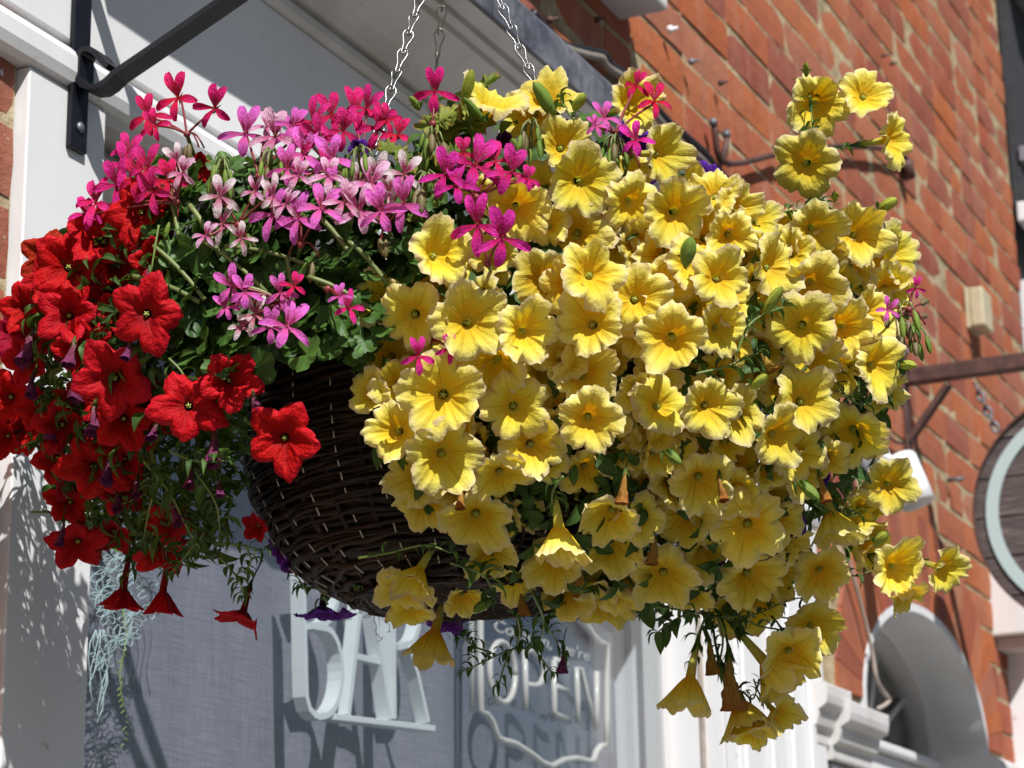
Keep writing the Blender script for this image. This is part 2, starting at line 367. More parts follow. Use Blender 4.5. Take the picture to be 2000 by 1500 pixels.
# ---------------------------------------------------------------- brick facade
YB = -.075; COURSE = .0816; ZREF = 2.803; JOINT = .0100; XR = 6.255
AX, AZ, AA, AB = 4.95, 2.175, .51, .262        # doorway arch: centre, spring, half width, rise
facade = empty('brick_facade', (3.6, YB, 0), 'orange red brick facade rising behind and above the white shopfront', 'wall')
def outer_arch(x): return AZ+(AB+.20)*math.sqrt(max(0, 1-((x-AX)/(AA+.16))**2)) if abs(x-AX) < AA+.16 else -1
mb = MB(); BK = .0034
mb.box((-3, YB+BK-.014, 0), (1.665, .25, 6)); mb.box((1.668, YB+BK, 2.52), (4.2, .25, 6)); mb.box((4.0, YB+BK, 0), (AX-AA-.02, .25, 2.519)); mb.box((AX+AA+.02, YB+BK, 0), (XR-.004, .25, 6))
mb.box((4.203, YB+BK, 2.522), (AX-AA-.021, .25, 6))
n = 24; xs = [AX-AA-.02+(2*AA+.04)*i/n for i in range(n+1)]
for a, b in zip(xs[:-1], xs[1:]):
    m_ = (a+b)/2; z = AZ+(AB+.03)*math.sqrt(max(0, 1-((m_-AX)/(AA+.02))**2)); mb.box((a, YB+BK, z), (b, .25, 6))
mb.build('mortar_bed', M_MORTAR, facade)
def brick_mesh(L, seed, tone=None):
    r = random.Random(seed); nx, nz = (6 if L > .15 else 4), 3; H = COURSE-JOINT; D = .045
    vs = []; fs = []
    for j in range(nz):
        for i in range(nx):
            e = (i in (0, nx-1)) or (j in (0, nz-1)); c = (i in (0, nx-1)) and (j in (0, nz-1))
            vs.append((-L/2+L*i/(nx-1)+r.uniform(-.0012, .0012)*e+(.0006 if c and i == 0 else -.0006 if c else 0), (.0015 if e else 0)+r.uniform(-.0007, .0007)+(.001 if c else 0), -H/2+H*j/(nz-1)+r.uniform(-.0016, .0016)*e))
    for j in range(nz-1):
        for i in range(nx-1):
            a = j*nx+i; fs.append((a, a+1, a+1+nx, a+nx))
    ring = [i for i in range(nx)]+[(j+1)*nx-1 for j in range(1, nz)]+[(nz-1)*nx+i for i in range(nx-2, -1, -1)]+[j*nx for j in range(nz-2, 0, -1)]
    n0 = len(vs)
    for k in ring: x, y, z = vs[k]; vs.append((x*1.005, D, z*1.01))
    m_ = len(ring)
    for k in range(m_): fs.append((ring[k], n0+k, n0+(k+1) % m_, ring[(k+1) % m_]))
    return vs, fs
JP = .0028; LS, LH = COURSE*3-JP, COURSE*1.5-JP
bm_s = [brick_mesh(LS, i) for i in range(6)]; bm_h = [brick_mesh(LH, 50+i) for i in range(4)]
def tomesh(vf, mat, name):
    me = bpy.data.meshes.new(name); me.from_pydata(vf[0], [], vf[1]); me.materials.append(mat); return me
me_s = [tomesh(v, M_BRICK, 'brick') for v in bm_s]; me_h = [tomesh(v, M_BRICK, 'brick') for v in bm_h]
me_p = [tomesh(v, M_BRICKP, 'brick') for v in bm_s]; me_ph = [tomesh(v, M_BRICKP, 'brick') for v in bm_h]
cand = []
k0 = int((ZREF-1.75)/COURSE)
for k in range(-k0, 29):
    zc = ZREF+(k+.5)*COURSE
    x = XR if k % 2 == 0 else XR; first = True; head = (k % 2 == 0)
    while x > 4.15 or (x > 1.7 and zc > 2.5):
        L = LH if head else LS
        if first and head and k % 2 == 0: L = LH
        xc = x-L/2; x -= L+JP; head = not head; first = False
        head = (not head or rnd.random() < .5) and rnd.random() < .42
        if xc-L/2 < 1.0: break
        if 1.60 < xc+L/2 and xc-L/2 < 4.12 and zc < 2.84:
            if xc+L/2 > 1.664 and xc-L/2 < 4.10: continue
        if xc+L/2 > 4.0 and zc < outer_arch(xc): continue
        if zc < AZ and AX-AA-.02 < xc+L/2 and xc-L/2 < AX+AA+.02: continue
        p = proj((xc, YB, zc)); vis = -60 < p[0] < 2060 and -40 < p[1] < 1540
        if xc > 4.0 and False: pass
        a = proj((xc-L/2, YB, zc)); b = proj((xc+L/2, YB, zc))
        hid = 150 < p[0] < 1240 and p[1] > 330 or (xc > 1.668 and xc < 4.0 and p[1] > 640)
        hid = hid or (((p[0]-1250)/420)**2+((p[1]-740)/330)**2 < 1)
        cand.append((0 if (not vis or hid) else math.hypot(b[0]-a[0], b[1]-a[1])*FPX*COURSE/p[2], xc, zc, L))
for k in range(-16, 10):      # courses left of the shopfront, butting against its edge
    zc = ZREF+(k+.5)*COURSE; x = 1.663; hd = k % 2 == 0
    while x > 1.2:
        L = LH if hd else LS; xc = x-L/2; x -= L+JP; hd = not hd; p = proj((xc+L/2, YB, zc)); cand.append((900 if p[0] > -30 and 20 < p[1] < 1500 and xc+L/2 > 1.6 else 0, xc, zc, L))
cand = [c for c in cand if not (c[1] < 1.9 and c[2] > 2.5 and c[1]+c[3]/2 > 1.664 and False)]
cand.sort(key=lambda c: -c[0])
sv, sf, stone = [], [], []
for i, (area, xc, zc, L) in enumerate(cand):
    st = L > .15; j = rnd.randrange(6 if st else 4); out = rnd.uniform(-.0022, .0022)-(.014 if xc+L/2 < 1.667 else 0)
    if i < 274:
        pnt = xc < 1.7
        o = link('brick', ((me_p if pnt else me_s)[j]) if st else ((me_ph if pnt else me_h)[j]), facade, loc=(xc-3.6, out, zc), rot=(rnd.gauss(0, .01), rnd.gauss(0, .007), rnd.gauss(0, .01)))
        o.scale = (rnd.uniform(.985, 1.0), 1, rnd.uniform(.96, 1.02))
    else:
        vs, fs = (bm_s if st else bm_h)[j]; n0 = len(sv)
        sv += [(x+xc-3.6, y+out, z+zc) for x, y, z in vs]; sf += [tuple(q+n0 for q in f) for f in fs]; stone += [rnd.random()]*len(vs)
me = bpy.data.meshes.new('brickwork'); me.from_pydata(sv, [], sf); me.materials.append(M_BRICK)
me.attributes.new('tone', 'FLOAT', 'POINT').data.foreach_set('value', stone)
tag(link('brickwork', me, facade), kind='stuff')
# rubbed voussoirs over the doorway arch
nv = 26
def ell(a, b, t): return (AX+a*math.cos(t), AZ+b*math.sin(t))
for i in range(nv):
    t0 = math.pi*(i+.02)/nv; t1 = math.pi*(i+.98)/nv; mb = MB(); y0 = YB-.004-rnd.uniform(0, .0012); y1 = .0
    q = [ell(AA, AB, t0), ell(AA+.16, AB+.21, t0), ell(AA+.16, AB+.21, t1), ell(AA, AB, t1)]
    mb.add([(x, y0, z) for x, z in q]+[(x, y1, z) for x, z in q], [(0, 1, 2, 3), (7, 6, 5, 4), (0, 4, 5, 1), (1, 5, 6, 2), (2, 6, 7, 3), (3, 7, 4, 0)])
    mb.build('voussoir', M_BRICK, facade)
for i in range(26):   # plain jamb bricks of the doorway below the arch stay joined courses
    pass

# things fixed to the brickwork
def cable(name, pts, y, r, mat, label, sub=8):
    P = [Vector(onY(px, py, y)) for px, py in pts]; out = []
    for i in range(len(P)-1):
        p0, p1, p2, p3 = P[max(i-1, 0)], P[i], P[i+1], P[min(i+2, len(P)-1)]
        for k in range(sub):
            t = k/sub; out.append(.5*((2*p1)+(-p0+p2)*t+(2*p0-5*p1+4*p2-p3)*t*t+(-p0+3*p1-3*p2+p3)*t**3))
    out.append(P[-1]); mb = MB(); mb.tube(out, r, 8); o = mb.build(name, mat); return tag(o, label, 'cable') if label else o
cable('black_cable', [(1040, 25), (1085, 75), (1115, 93), (1160, 101), (1180, 108), (1195, 128), (1235, 158), (1275, 205), (1310, 243), (1338, 266), (1377, 301), (1405, 336), (1447, 378), (1482, 402), (1530, 425), (1580, 455)], YB-.012, .0075, M_CABLEB, 'black cable clipped along the brick wall just above the lead flashing')
cable('grey_cable', [(1030, 28), (1080, 76), (1110, 96), (1150, 108), (1175, 114), (1188, 132), (1225, 158), (1262, 203), (1300, 250), (1330, 282), (1366, 308), (1396, 342), (1420, 370), (1462, 397), (1520, 425), (1570, 460)], YB-.020, .0065, M_CABLEG, 'pale grey cable running beside the black cable over the cornice')
cable('hanging_cable', [(1600, 960), (1645, 1058), (1662, 1110), (1685, 1195), (1702, 1265), (1712, 1325), (1726, 1352), (1737, 1367), (1727, 1378), (1715, 1384)], YB-.02, .0042, M_CABLEP, 'thin beige cable hanging loose in front of the arched doorway')
cable('lamp_cable', [(1695, 818), (1715, 830), (1735, 852), (1752, 864), (1768, 866)], YB-.012, .003, M_CABLEB, 'short black cable looping on the brick above the white lamp')
P = [(1393, 236), (1397, 262), (1400, 292), (1406, 312), (1425, 320), (1455, 317), (1500, 305), (1560, 292), (1640, 285), (1710, 288), (1760, 300), (1780, 318)]
rod = empty('iron_stay', onY(1400, 300, YB), 'rusty iron stay bar curving across the brickwork with two upright pins', 'bracket')
def rodtube(name, pts, r, mat, par, y=YB-.02):
    mb = MB(); mb.tube([onY(a, b, y) for a, b in pts], r, 8); return mb.build(name, mat, par)
rodtube('bar', P, .0062, M_RUST, rod); rodtube('pin', [(1420, 262), (1418, 285), (1412, 312)], .006, M_RUST, rod)
rodtube('end_plug', [(1768, 315), (1774, 335), (1777, 346)], .016, M_RUST, rod)
rodtube('pin_head', [(1391, 233), (1394, 244)], .008, M_NAIL, rod); rodtube('pin_head', [(1416, 257), (1420, 268)], .008, M_NAIL, rod)
for (px, py, rr_, m_, lb) in [(1333, 124, .006, M_NAIL, 'grey nail head in the brick below the window sill shadow'), (1391, 165, .006, M_RUST, 'dark rusty nail in a mortar joint above the iron stay'),
                        (1292, 61, .0075, M_LAMPW, 'white plug in the brickwork right of the sill shadow'), (1712, 111, .0055, M_RUST, 'upper of two rusty nails high on the brick wall'),
                        (1728, 127, .0055, M_RUST, 'lower of two rusty nails high on the brick wall'), (1989, 641, .006, M_LAMPW, 'white screw head beside the cream box near the wall corner'),
                        (1055, 43, .006, M_RUST, 'dark nail in the brick just above the lead flashing'), (1148, 42, .0055, M_RUST, 'dark nail in the brick left of the sill shadow')]:
    mb = MB(); p = onY(px, py, YB); mb.lathe([(rr_*.45, .03), (rr_*.45, -.012), (rr_, -.013), (rr_*.9, -.02), (rr_*.3, -.022)], Matrix.Translation(p) @ Matrix.Rotation(-math.pi/2, 4, 'X') @ Matrix.Scale(-1, 4, Vector((0, 0, 1))) @ Matrix.Scale(-1, 4, Vector((0, 0, 1))), 10)
    # lathe axis points out of the wall
    mb.v = [(v[0], p[1]-abs(v[1]-p[1]), v[2]) for v in mb.v]
    tag(mb.build('wall_nail', m_), lb, 'nail', 'nails and plugs in the brick wall')
for a, b, lb in (((1702, 858), (1722, 862), 'steel wall tie sticking out of a joint beside the hanging sign bracket'), ((1850, 938), (1880, 944), 'steel wall tie sticking out of a joint left of the round sign')):
    mb = MB(); p = onY(*a, YB); q = p+np.array([0, -.04, 0]); mb.tube([p, (p+q)/2, q], .005, 6); tag(mb.build('wall_tie', M_NAIL), lb, 'bolt', 'steel ties in the brick joints')

# window sill high on the wall
s0 = onY(1306, 22, YB-.085)
sill = empty('upper_window', (2.8, YB, s0[2]), 'white stone window sill projecting from the brick at the top edge', 'window sill')
mb = MB(); mb.box((2.35, YB-.085, s0[2]), (s0[0], YB+.02, s0[2]+.075)); mb.build('sill', M_WHITE2, sill, bevel=.006)
mb = MB(); mb.box((2.42, YB-.012, s0[2]+.078), (s0[0]-.05, YB+.02, s0[2]+.9)); mb.build('window_frame', M_WHITE, sill, bevel=.004)
mb = MB(); mb.box((2.47, YB-.016, s0[2]+.14), (s0[0]-.10, YB-.013, s0[2]+.85)); mb.build('pane', M_ROOM, sill)

# cream junction box
p = onY(1884, 602, YB)
jb = empty('junction_box', (p[0]+.05, YB, p[2]), 'cream plastic junction box mounted on the brick wall', 'junction box')
mb = MB(); mb.box((p[0], YB-.012, p[2]-.052), (p[0]+.10, YB-.001, p[2]+.056)); mb.build('back_plate', M_CREAM, jb, bevel=.002)
mb = MB(); mb.box((p[0]+.002, YB-.048, p[2]-.05), (p[0]+.098, YB-.0125, p[2]+.054)); mb.build('cover', M_CREAM, jb, bevel=.005)

# lamp on the wall
LX = 4.40; p0 = onX(1640, 903, LX); lamp = empty('wall_spotlight', (LX, YB, p0[2]), 'white cylindrical outdoor spotlight on a round grey wall base', 'lamp')
RotY = Matrix.Rotation(math.pi/2, 4, 'X')      # local z to -y
mb = MB(); mb.lathe([(.046, 0), (.046, .035), (.050, .037), (.050, .055), (.044, .062), (.020, .066), (.016, .082)], Matrix.Translation((LX, YB, p0[2]+.01)) @ RotY, 28); mb.build('base', M_LAMPG, lamp)
pj = onX(1722, 886, LX); mb = MB(); mb.lathe([(.003, -.016), (.011, -.012), (.0165, 0), (.011, .012), (.003, .016)], Matrix.Translation(pj), 16); mb.build('ball_joint', M_LAMPW, lamp)
mb = MB(); mb.tube([pj, onX(1745, 898, LX)], .006, 10); mb.build('arm', M_LAMPW, lamp)
a = Vector(onX(1757, 898, LX)); b = Vector(onX(1793, 984, LX)); ax = (b-a).normalized(); M = Matrix.Translation(a) @ ax.to_track_quat('Z', 'Y').to_matrix().to_4x4(); Ln = (b-a).length
mb = MB(); mb.lathe([(.030, -.006), (.0345, 0), (.0355, Ln*.5), (.036, Ln), (.033, Ln), (.033, Ln-.03)], M, 28); mb.build('lamp_head', M_LAMPW, lamp)
mb = MB(); mb.lathe([(.032, Ln-.02), (.028, Ln-.022), (.002, Ln-.03)], M, 20); mb.build('lens', M_DARK, lamp)

# ---------------------------------------------------------------- round hanging sign and its bracket
BX = 4.915; pb = onX(1765, 738, BX)
br = empty('sign_bracket', (BX, YB, pb[2]), 'brown rusty iron beam bracket holding the round sign out from the wall', 'bracket')
q = onX(2260, 690, BX); zb = pb[2]
mb = MB(); mb.box((BX-.018, q[1], zb-.018), (BX+.018, YB-.002, zb+.018)); mb.build('beam', M_RUST, br, bevel=.003)
zlo = onX(1770, 885, BX)[2]; mb = MB(); mb.box((BX-.02, YB-.008, zlo), (BX+.02, YB-.0005, zb+.09)); mb.build('wall_plate', M_RUST, br, bevel=.002)
a = onX(1776, 862, BX); b = onX(1852, 752, BX); mb = MB(); mb.strip_x([(a[1], a[2]), (b[1], b[2])], BX-.014, BX+.014, .012); mb.build('brace', M_RUST, br)
for zz in (zlo+.03, zb+.06):
    mb = MB(); mb.lathe([(.009, 0), (.009, .006), (.004, .009)], Matrix.Translation((BX, YB-.008, zz)) @ RotY, 8); mb.build('bolt', M_NAIL, br)
cs = onX(2142, 992, BX); SC = Vector((BX, cs[1], cs[2])); SR = .277*abs(onX(2142-237, 992, BX)[1]-cs[1])/.277
sign = empty('round_sign', tuple(SC), 'round sign of dark weathered planks with a pale blue ring, hanging at the right edge', 'sign')
nz = 6; hh = 2*SR/nz
for i in range(nz):
    z0 = -SR+i*hh+.0022; z1 = -SR+(i+1)*hh-.0022; pts = []
    m_ = 7
    for k in range(m_): z = z0+(z1-z0)*k/(m_-1); pts.append((-math.sqrt(max(0, SR*SR-z*z)), z))
    for k in range(m_): z = z1+(z0-z1)*k/(m_-1); pts.append((math.sqrt(max(0, SR*SR-z*z)), z))
    mb = MB(); N = len(pts); x0 = SC.x-.012-rnd.uniform(0, .002); x1 = SC.x+.012
    mb.add([(x0, SC.y+y, SC.z+z) for y, z in pts]+[(x1, SC.y+y, SC.z+z) for y, z in pts], [tuple(range(N)), tuple(range(N, 2*N))[::-1]]+[(k, N+k, N+(k+1) % N, (k+1) % N) for k in range(N)])
    mb.build('plank', M_WOOD, sign)
def ring(name, r0, r1, xa, xb, mat, par):
    mb = MB(); N = 72; vs = []
    for k in range(N):
        a = 2*math.pi*k/N; c, s_ = math.cos(a), math.sin(a)
        vs += [(xa, SC.y+r0*c, SC.z+r0*s_), (xa, SC.y+r1*c, SC.z+r1*s_), (xb, SC.y+r1*c, SC.z+r1*s_), (xb, SC.y+r0*c, SC.z+r0*s_)]
    fs = [(4*k+i, 4*k+(i+1) % 4, 4*((k+1) % N)+(i+1) % 4, 4*((k+1) % N)+i) for k in range(N) for i in range(4)]
    mb.add(vs, fs); return mb.build(name, mat, par)
ring('ring', SR*.795, SR*.9, SC.x-.019, SC.x-.0145, M_MINT, sign); ring('back_ring', SR*.795, SR*.9, SC.x+.013, SC.x+.018, M_MINT, sign)
ring('rim_band', SR*.992, SR*1.012, SC.x-.022, SC.x+.022, M_RUST, sign)
def chain_links(p, q, n, R, wr, mat, par, keyhole=False, name='link'):
    p, q = Vector(p), Vector(q); d = q-p; L = d.length/n; dn = d.normalized()
    for i in range(n):
        c = p+d*((i+.5)/n); mb = MB(); pts = []
        if keyhole:
            half = [(-.0, .55), (.45, .50), (.62, .30), (.45, .08), (.25, -.12), (.2, -.35), (.22, -.52), (.1, -.60)]
            sh = half+[(-a, b) for a, b in half[::-1][0:]]
        else: sh = [(math.cos(t)*.6, math.copysign(max(0, abs(math.sin(t)))*.62, math.sin(t))) for t in [2*math.pi*k/14 for k in range(14)]]
        side = Vector(RT); side = (side-dn*side.dot(dn)).normalized(); oth = dn.cross(side)
        if keyhole: an = .35*math.sin(i*2.1)+(1.35 if (par_dark and i % 3 == 1) else 0)
        else: an = (0 if i % 2 else math.pi/2)+.3
        s2 = side*math.cos(an)+oth*math.sin(an)
        for a, b in sh: pts.append(c+s2*(a*R)-dn*(b*L*1.08))
        mb.tube(pts, wr, 6, closed=True)
        o = mb.build(name, mat, par)
par_dark = False
ca = onX(1905, 752, BX); ra = Vector((BX, SC.y+SR*.85, SC.z+SR*.52)); sc_ = empty('sign_chain', tuple(ca), 'galvanised chain between the iron beam and the round sign', 'chain')
chain_links(ca, onX(1947, 842, BX), 6, .012, .0032, M_NAIL, sc_)

# ---------------------------------------------------------------- arched doorway
door = empty('arched_doorway', (AX, YB, 0), 'white painted arched doorway with a dark fanlight at the lower right', 'doorway')
def arch_ring(name, a0, b0, a1, b1, y0, y1, mat, par, n=36, zlow=None):
    mb = MB(); vs = []; pts0 = [ell(a0, b0, math.pi*k/n) for k in range(n+1)]; pts1 = [ell(a1, b1, math.pi*k/n) for k in range(n+1)]
    if zlow is not None:
        pts0 = [(AX+a0, zlow)]+pts0+[(AX-a0, zlow)]; pts1 = [(AX+a1, zlow)]+pts1+[(AX-a1, zlow)]
    m_ = len(pts0)
    for (x, z), (u, v) in zip(pts0, pts1): vs += [(x, y0, z), (u, y0, v), (u, y1, v), (x, y1, z)]
    fs = [(4*k+i, 4*k+(i+1) % 4, 4*k+4+(i+1) % 4, 4*k+4+i) for k in range(m_-1) for i in range(4)]
    fs += [(3, 2, 1, 0), tuple(4*(m_-1)+i for i in range(4))]
    mb.add(vs, fs, False); return mb.build(name, mat, par)
arch_ring('arch_reveal', AA-.002, AB-.002, AA-.02, AB-.02, YB-.006, .10, M_WHITE, door, zlow=0)
arch_ring('fanlight_frame', AA-.021, AB-.021, AA-.042, AB-.042, .052, .098, M_WHITE2, door, zlow=1.9)
ZT = 2.12
mb = MB(); mb.box((AX-AA+.03, .03, ZT-.075), (AX+AA-.03, .095, ZT)); mb.build('transom', M_WHITE, door, bevel=.006)
mb = MB(); mb.box((AX-AA+.03, .01, ZT+.001), (AX+AA-.03, .095, ZT+.022)); mb.build('transom_moulding', M_WHITE, door, bevel=.005)
mb = MB(); mb.box((AX-AA+.03, .045, 0), (AX+AA-.03, .09, ZT-.078)); mb.build('door_panel', M_WHITE, door, bevel=.004)
for k in range(1, 5):
    t = math.pi*k/5; x, z = ell(AA-.07, AB-.07, t); mb = MB(); mb.tube([(AX+.05*math.cos(t), .075, ZT+.03), (x, .075, z)], .007, 4); mb.build('glazing_bar', M_WHITE2, door)
mb = MB(); pts = [ell(AA-.05, AB-.05, math.pi*k/24) for k in range(25)]+[(AX-AA+.05, ZT), (AX+AA-.05, ZT)]
N = len(pts); mb.add([(x, .084, z) for x, z in pts]+[(x, .088, z) for x, z in pts], [tuple(range(N)), tuple(range(N, 2*N))[::-1]]); mb.build('pane', M_GLASS, door)
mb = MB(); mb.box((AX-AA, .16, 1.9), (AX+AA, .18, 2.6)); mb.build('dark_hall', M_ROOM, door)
# moulded capitals beside the doorway
def capital(x0, x1, z, out, label):
    cp = empty('door_capital', (x0, YB, z), label, 'moulding', 'moulded blocks around the doorway')
    prof = [(YB+.03, z-.085), (YB-out*.45, z-.085), (YB-out*.45, z-.060), (YB-out*.62, z-.052), (YB-out*.70, z-.034), (YB-out*.70, z-.026), (YB-out*.95, z-.016), (YB-out, z), (YB-out, z+.022), (YB+.03, z+.030)]
    mb = MB(); mb.prof_x(prof, x0, x1); mb.build('cornice_block', M_WHITE2, cp, bevel=.004)
    mb = MB(); mb.box((x0+.03, YB-out*.3, z-.125), (x1-.03, YB+.03, z-.088)); mb.build('lower_block', M_WHITE2, cp, bevel=.004)
c1 = onY(1612, 1358, YB-.05); capital(c1[0]-.02, c1[0]+.13, c1[2], .06, 'rough white moulded block beside the shop pilaster')
c2 = onY(1668, 1392, YB-.07); capital(c2[0]-.02, onY(1735, 1392, YB-.07)[0], c2[2], .07, 'white stepped moulding at the left springing of the arch')
mb = MB(); mb.prof_x([(.09, 2.09), (YB-.03, 2.09), (YB-.055, 2.115), (YB-.055, 2.135), (YB-.035, 2.15), (.09, 2.15)], AX+AA-.10, AX+AA+.30); tag(mb.build('impost_moulding', M_WHITE2, bevel=.008), 'grey white moulded ledge at the right springing of the arch', 'moulding', 'moulded blocks around the doorway')
# pilaster and cap right of the doorway
pp = onY(1968, 1300, YB)
np_ = empty('end_pilaster', (pp[0], YB, 0), 'white boxed pilaster with a flaking cap at the lower right edge', 'pilaster')
mb = MB(); mb.box((pp[0], YB-.06, 0), (pp[0]+.22, YB+.02, pp[2]+.045)); mb.build('shaft', M_WHITE, np_, bevel=.004)
c3 = onY(1943, 1243, YB); c4 = onY(1937, 1118, YB)
mb = MB(); mb.box((c3[0]-.005, YB-.10, c3[2]+.0), (c3[0]+.34, YB+.02, c4[2])); mb.build('cap', M_WHITE, np_, bevel=.006)
mb = MB(); mb.box((c3[0]+.02, YB-.085, c3[2]-.03), (c3[0]+.32, YB+.02, c3[2]-.001)); mb.build('cap_moulding', M_WHITE2, np_, bevel=.004)

# ---------------------------------------------------------------- building beyond the corner
nb = empty('neighbouring_house', (XR+.4, 0, 0), 'grey rendered house front with dark windows beyond the brick corner', 'building')
def zy(px, py, y): return onY(px, py, y)[2]
yn = -.10
mb = MB(); mb.box((XR+.003, yn+.1, 0), (XR+5, .3, 7)); mb.build('wall', M_SLATE, nb)
za, zb2 = zy(1972, 120, yn-.2), zy(1972, 20, yn-.2)
zA = zy(1985, 112, 0); za = zA; zb2 = zA+.25
mb = MB(); mb.prof_x([(yn+.1, za-.0), (yn-.12, za+.0), (yn-.16, za+.05), (yn-.2, za+.1), (yn-.22, zb2+.3), (yn+.1, zb2+.35)], XR+.02, XR+5); mb.build('cornice', M_SLATE, nb)
zw1, zw0 = zy(1985, 170, yn), zy(1985, 375, yn)
mb = MB(); mb.box((XR+.03, yn-.0, zw0), (XR+1.9, yn+.03, zA-.01)); mb.build('window', M_ROOM, nb)
mb = MB(); mb.box((XR+.02, yn-.03, zw0-.06), (XR+2, yn+.02, zw0)); mb.build('window_sill', M_WHITE, nb, bevel=.004)
zr = zy(1985, 292, yn); mb = MB(); mb.box((XR+.02, yn-.02, zr-.022), (XR+2, yn-.001, zr+.022)); mb.build('window_rail', M_SLATE, nb)
zc_ = zy(1990, 520, yn); mb = MB(); mb.box((XR+.02, yn-.01, zc_-.9), (XR+2.4, yn+.03, zc_)); mb.build('fascia', M_WHITE, nb)

# ---------------------------------------------------------------- shopfront
shop = empty('shopfront', (2.9, YB, 0), 'white painted wooden shopfront with fascia, moulded cornice and a big window', 'shopfront')
YG = .03; XL, XPR, XG, XE = 1.668, 1.795, float(onY(1290, 1400, .03)[0])+.02, 4.115; ZH = 2.455
mb = MB(); mb.box((.6, -.10, 2.506), (XE, -.076, 2.700)); mb.build('fascia_board', M_WHITE, shop, bevel=.0015)
mb = MB(); mb.prof_x([(-.076, ZH), (-.098, ZH), (-.106, ZH+.004), (-.110, ZH+.014), (-.110, ZH+.030), (-.106, ZH+.038), (-.10, ZH+.043), (-.076, ZH+.043)], .6, XE+.01); mb.build('architrave', M_WHITE, shop)
mb = MB(); mb.box((.6, -.088, ZH+.0435), (XE-.01, -.0765, 2.5055)); mb.build('groove', M_WHITE2, shop)
mb = MB(); mb.box((XL, -.100, 0), (XPR, -.0745, ZH-.001)); mb.box((XL+.002, -.0743, 0), (XPR-.002, .16, ZH-.001)); mb.build('pilaster', M_WHITE, shop, bevel=.002)
mb = MB(); mb.box((XG, -.0755, 0), (XE, .16, ZH-.001)); mb.box((XG, -.100, 0), (XE, -.0757, ZH-.001)); mb.build('pilaster', M_WHITE, shop, bevel=.002)
for px in (1448, 1500, 1540, 1575):
    x = onY(px, 1300, -.104)[0]; mb = MB(); mb.box((x, -.108, .2), (x+.03, -.1003, ZH-.06)); mb.build('fillet', M_WHITE, shop, bevel=.0025)
mb = MB(); mb.box((XG-.004, -.042, 0), (XG-.0003, -.035, ZH)); mb.build('reveal_bead', M_CABLEP, shop)
# window head and frame
mb = MB(); mb.box((XPR, -.0755, ZH-.0), (XG, .16, ZH+.04)); mb.build('head_soffit', M_WHITE2, shop)
mb = MB(); mb.prof_x([(.08, 2.375), (-.010, 2.375), (-.034, 2.385), (-.034, 2.405), (-.052, 2.412), (-.056, 2.424), (-.052, 2.436), (-.034, 2.440), (-.034, ZH-.001), (.08, ZH-.001)], XPR+.001, XG-.005); mb.build('window_head', M_WHITE2, shop)
mb = MB(); mb.box((XPR+.001, .0, .6), (XPR+.026, .06, 2.374)); mb.build('window_stile', M_WHITE2, shop, bevel=.002)
mb = MB(); mb.box((XG-.02, .022, .6), (XG-.0045, .06, 2.374)); mb.build('window_stile', M_WHITE2, shop, bevel=.002)
mb = MB(); mb.box((XPR+.001, -.06, .5), (XG-.005, .05, .599)); mb.build('window_sill', M_WHITE, shop, bevel=.003)
mb = MB(); mb.box((XPR+.01, YG-.002, .6), (XG-.012, YG+.002, 2.38)); mb.build('pane', M_GLASS, shop)
mb = MB(); mb.box((XPR-.002, -.08, 0), (XG+.002, .1, .499)); mb.build('stall_riser', M_WHITE, shop)
# room behind, and the cloth blind
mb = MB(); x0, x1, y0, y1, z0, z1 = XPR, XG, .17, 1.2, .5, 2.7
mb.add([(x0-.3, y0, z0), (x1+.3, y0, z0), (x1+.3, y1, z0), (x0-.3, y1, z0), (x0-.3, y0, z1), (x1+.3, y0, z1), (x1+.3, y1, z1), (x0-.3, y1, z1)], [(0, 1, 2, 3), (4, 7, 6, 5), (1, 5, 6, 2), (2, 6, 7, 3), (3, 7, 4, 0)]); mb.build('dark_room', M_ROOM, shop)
mb = MB(); nx, nz = 120, 6; vs = []; YBL = .115
for j in range(nz+1):
    for i in range(nx+1):
        x = XPR+.004+(XG-XPR-.008)*i/nx; z = .62+(2.44-.62)*j/nz; vs.append((x, YBL+.0025*math.sin(x*23)+.002*math.sin(x*61+z*3), z))
mb.add(vs, [(j*(nx+1)+i, j*(nx+1)+i+1, (j+1)*(nx+1)+i+1, (j+1)*(nx+1)+i) for j in range(nz) for i in range(nx)], True)
bl = mb.build('blind', M_CLOTH, shop); m_ = bl.modifiers.new('t', 'SOLIDIFY'); m_.thickness = .001
# cornice
XC0 = 1.655
prof = [(-.0765, 2.701), (-.104, 2.701), (-.112, 2.705), (-.113, 2.714), (-.106, 2.718), (-.104, 2.724), (-.116, 2.727), (-.122, 2.735), (-.132, 2.745), (-.150, 2.755), (-.172, 2.763), (-.188, 2.768), (-.190, 2.776),
        (-.204, 2.777), (-.206, 2.785), (-.232, 2.787), (-.234, 2.800), (-.236, 2.835), (-.0765, 2.86)]
mb = MB(); mb.prof_x(prof, XC0, XE+.03); o = mb.build('cornice', M_WHITE2, shop)
mb = MB(); N = 60; vs = []; lp = [(-.2395, 2.783), (-.247, 2.779), (-.249, 2.800), (-.250, 2.828), (-.243, 2.838), (-.160, 2.852), (-.0775, 2.895), (-.0765, 2.885), (-.160, 2.8445), (-.238, 2.831)]
for i in range(N+1):
    x = XC0-.01+(XE+.06-XC0)*i/N; wv = .0008*noise.noise(Vector((x*6, 0, 0)))*2
    for y, z in lp: vs.append((x, y+wv*(1 if y < -.2 else 0), z+wv+(.002*noise.noise(Vector((x*14, 3, 0))) if z < 2.79 else 0)))
m_ = len(lp)
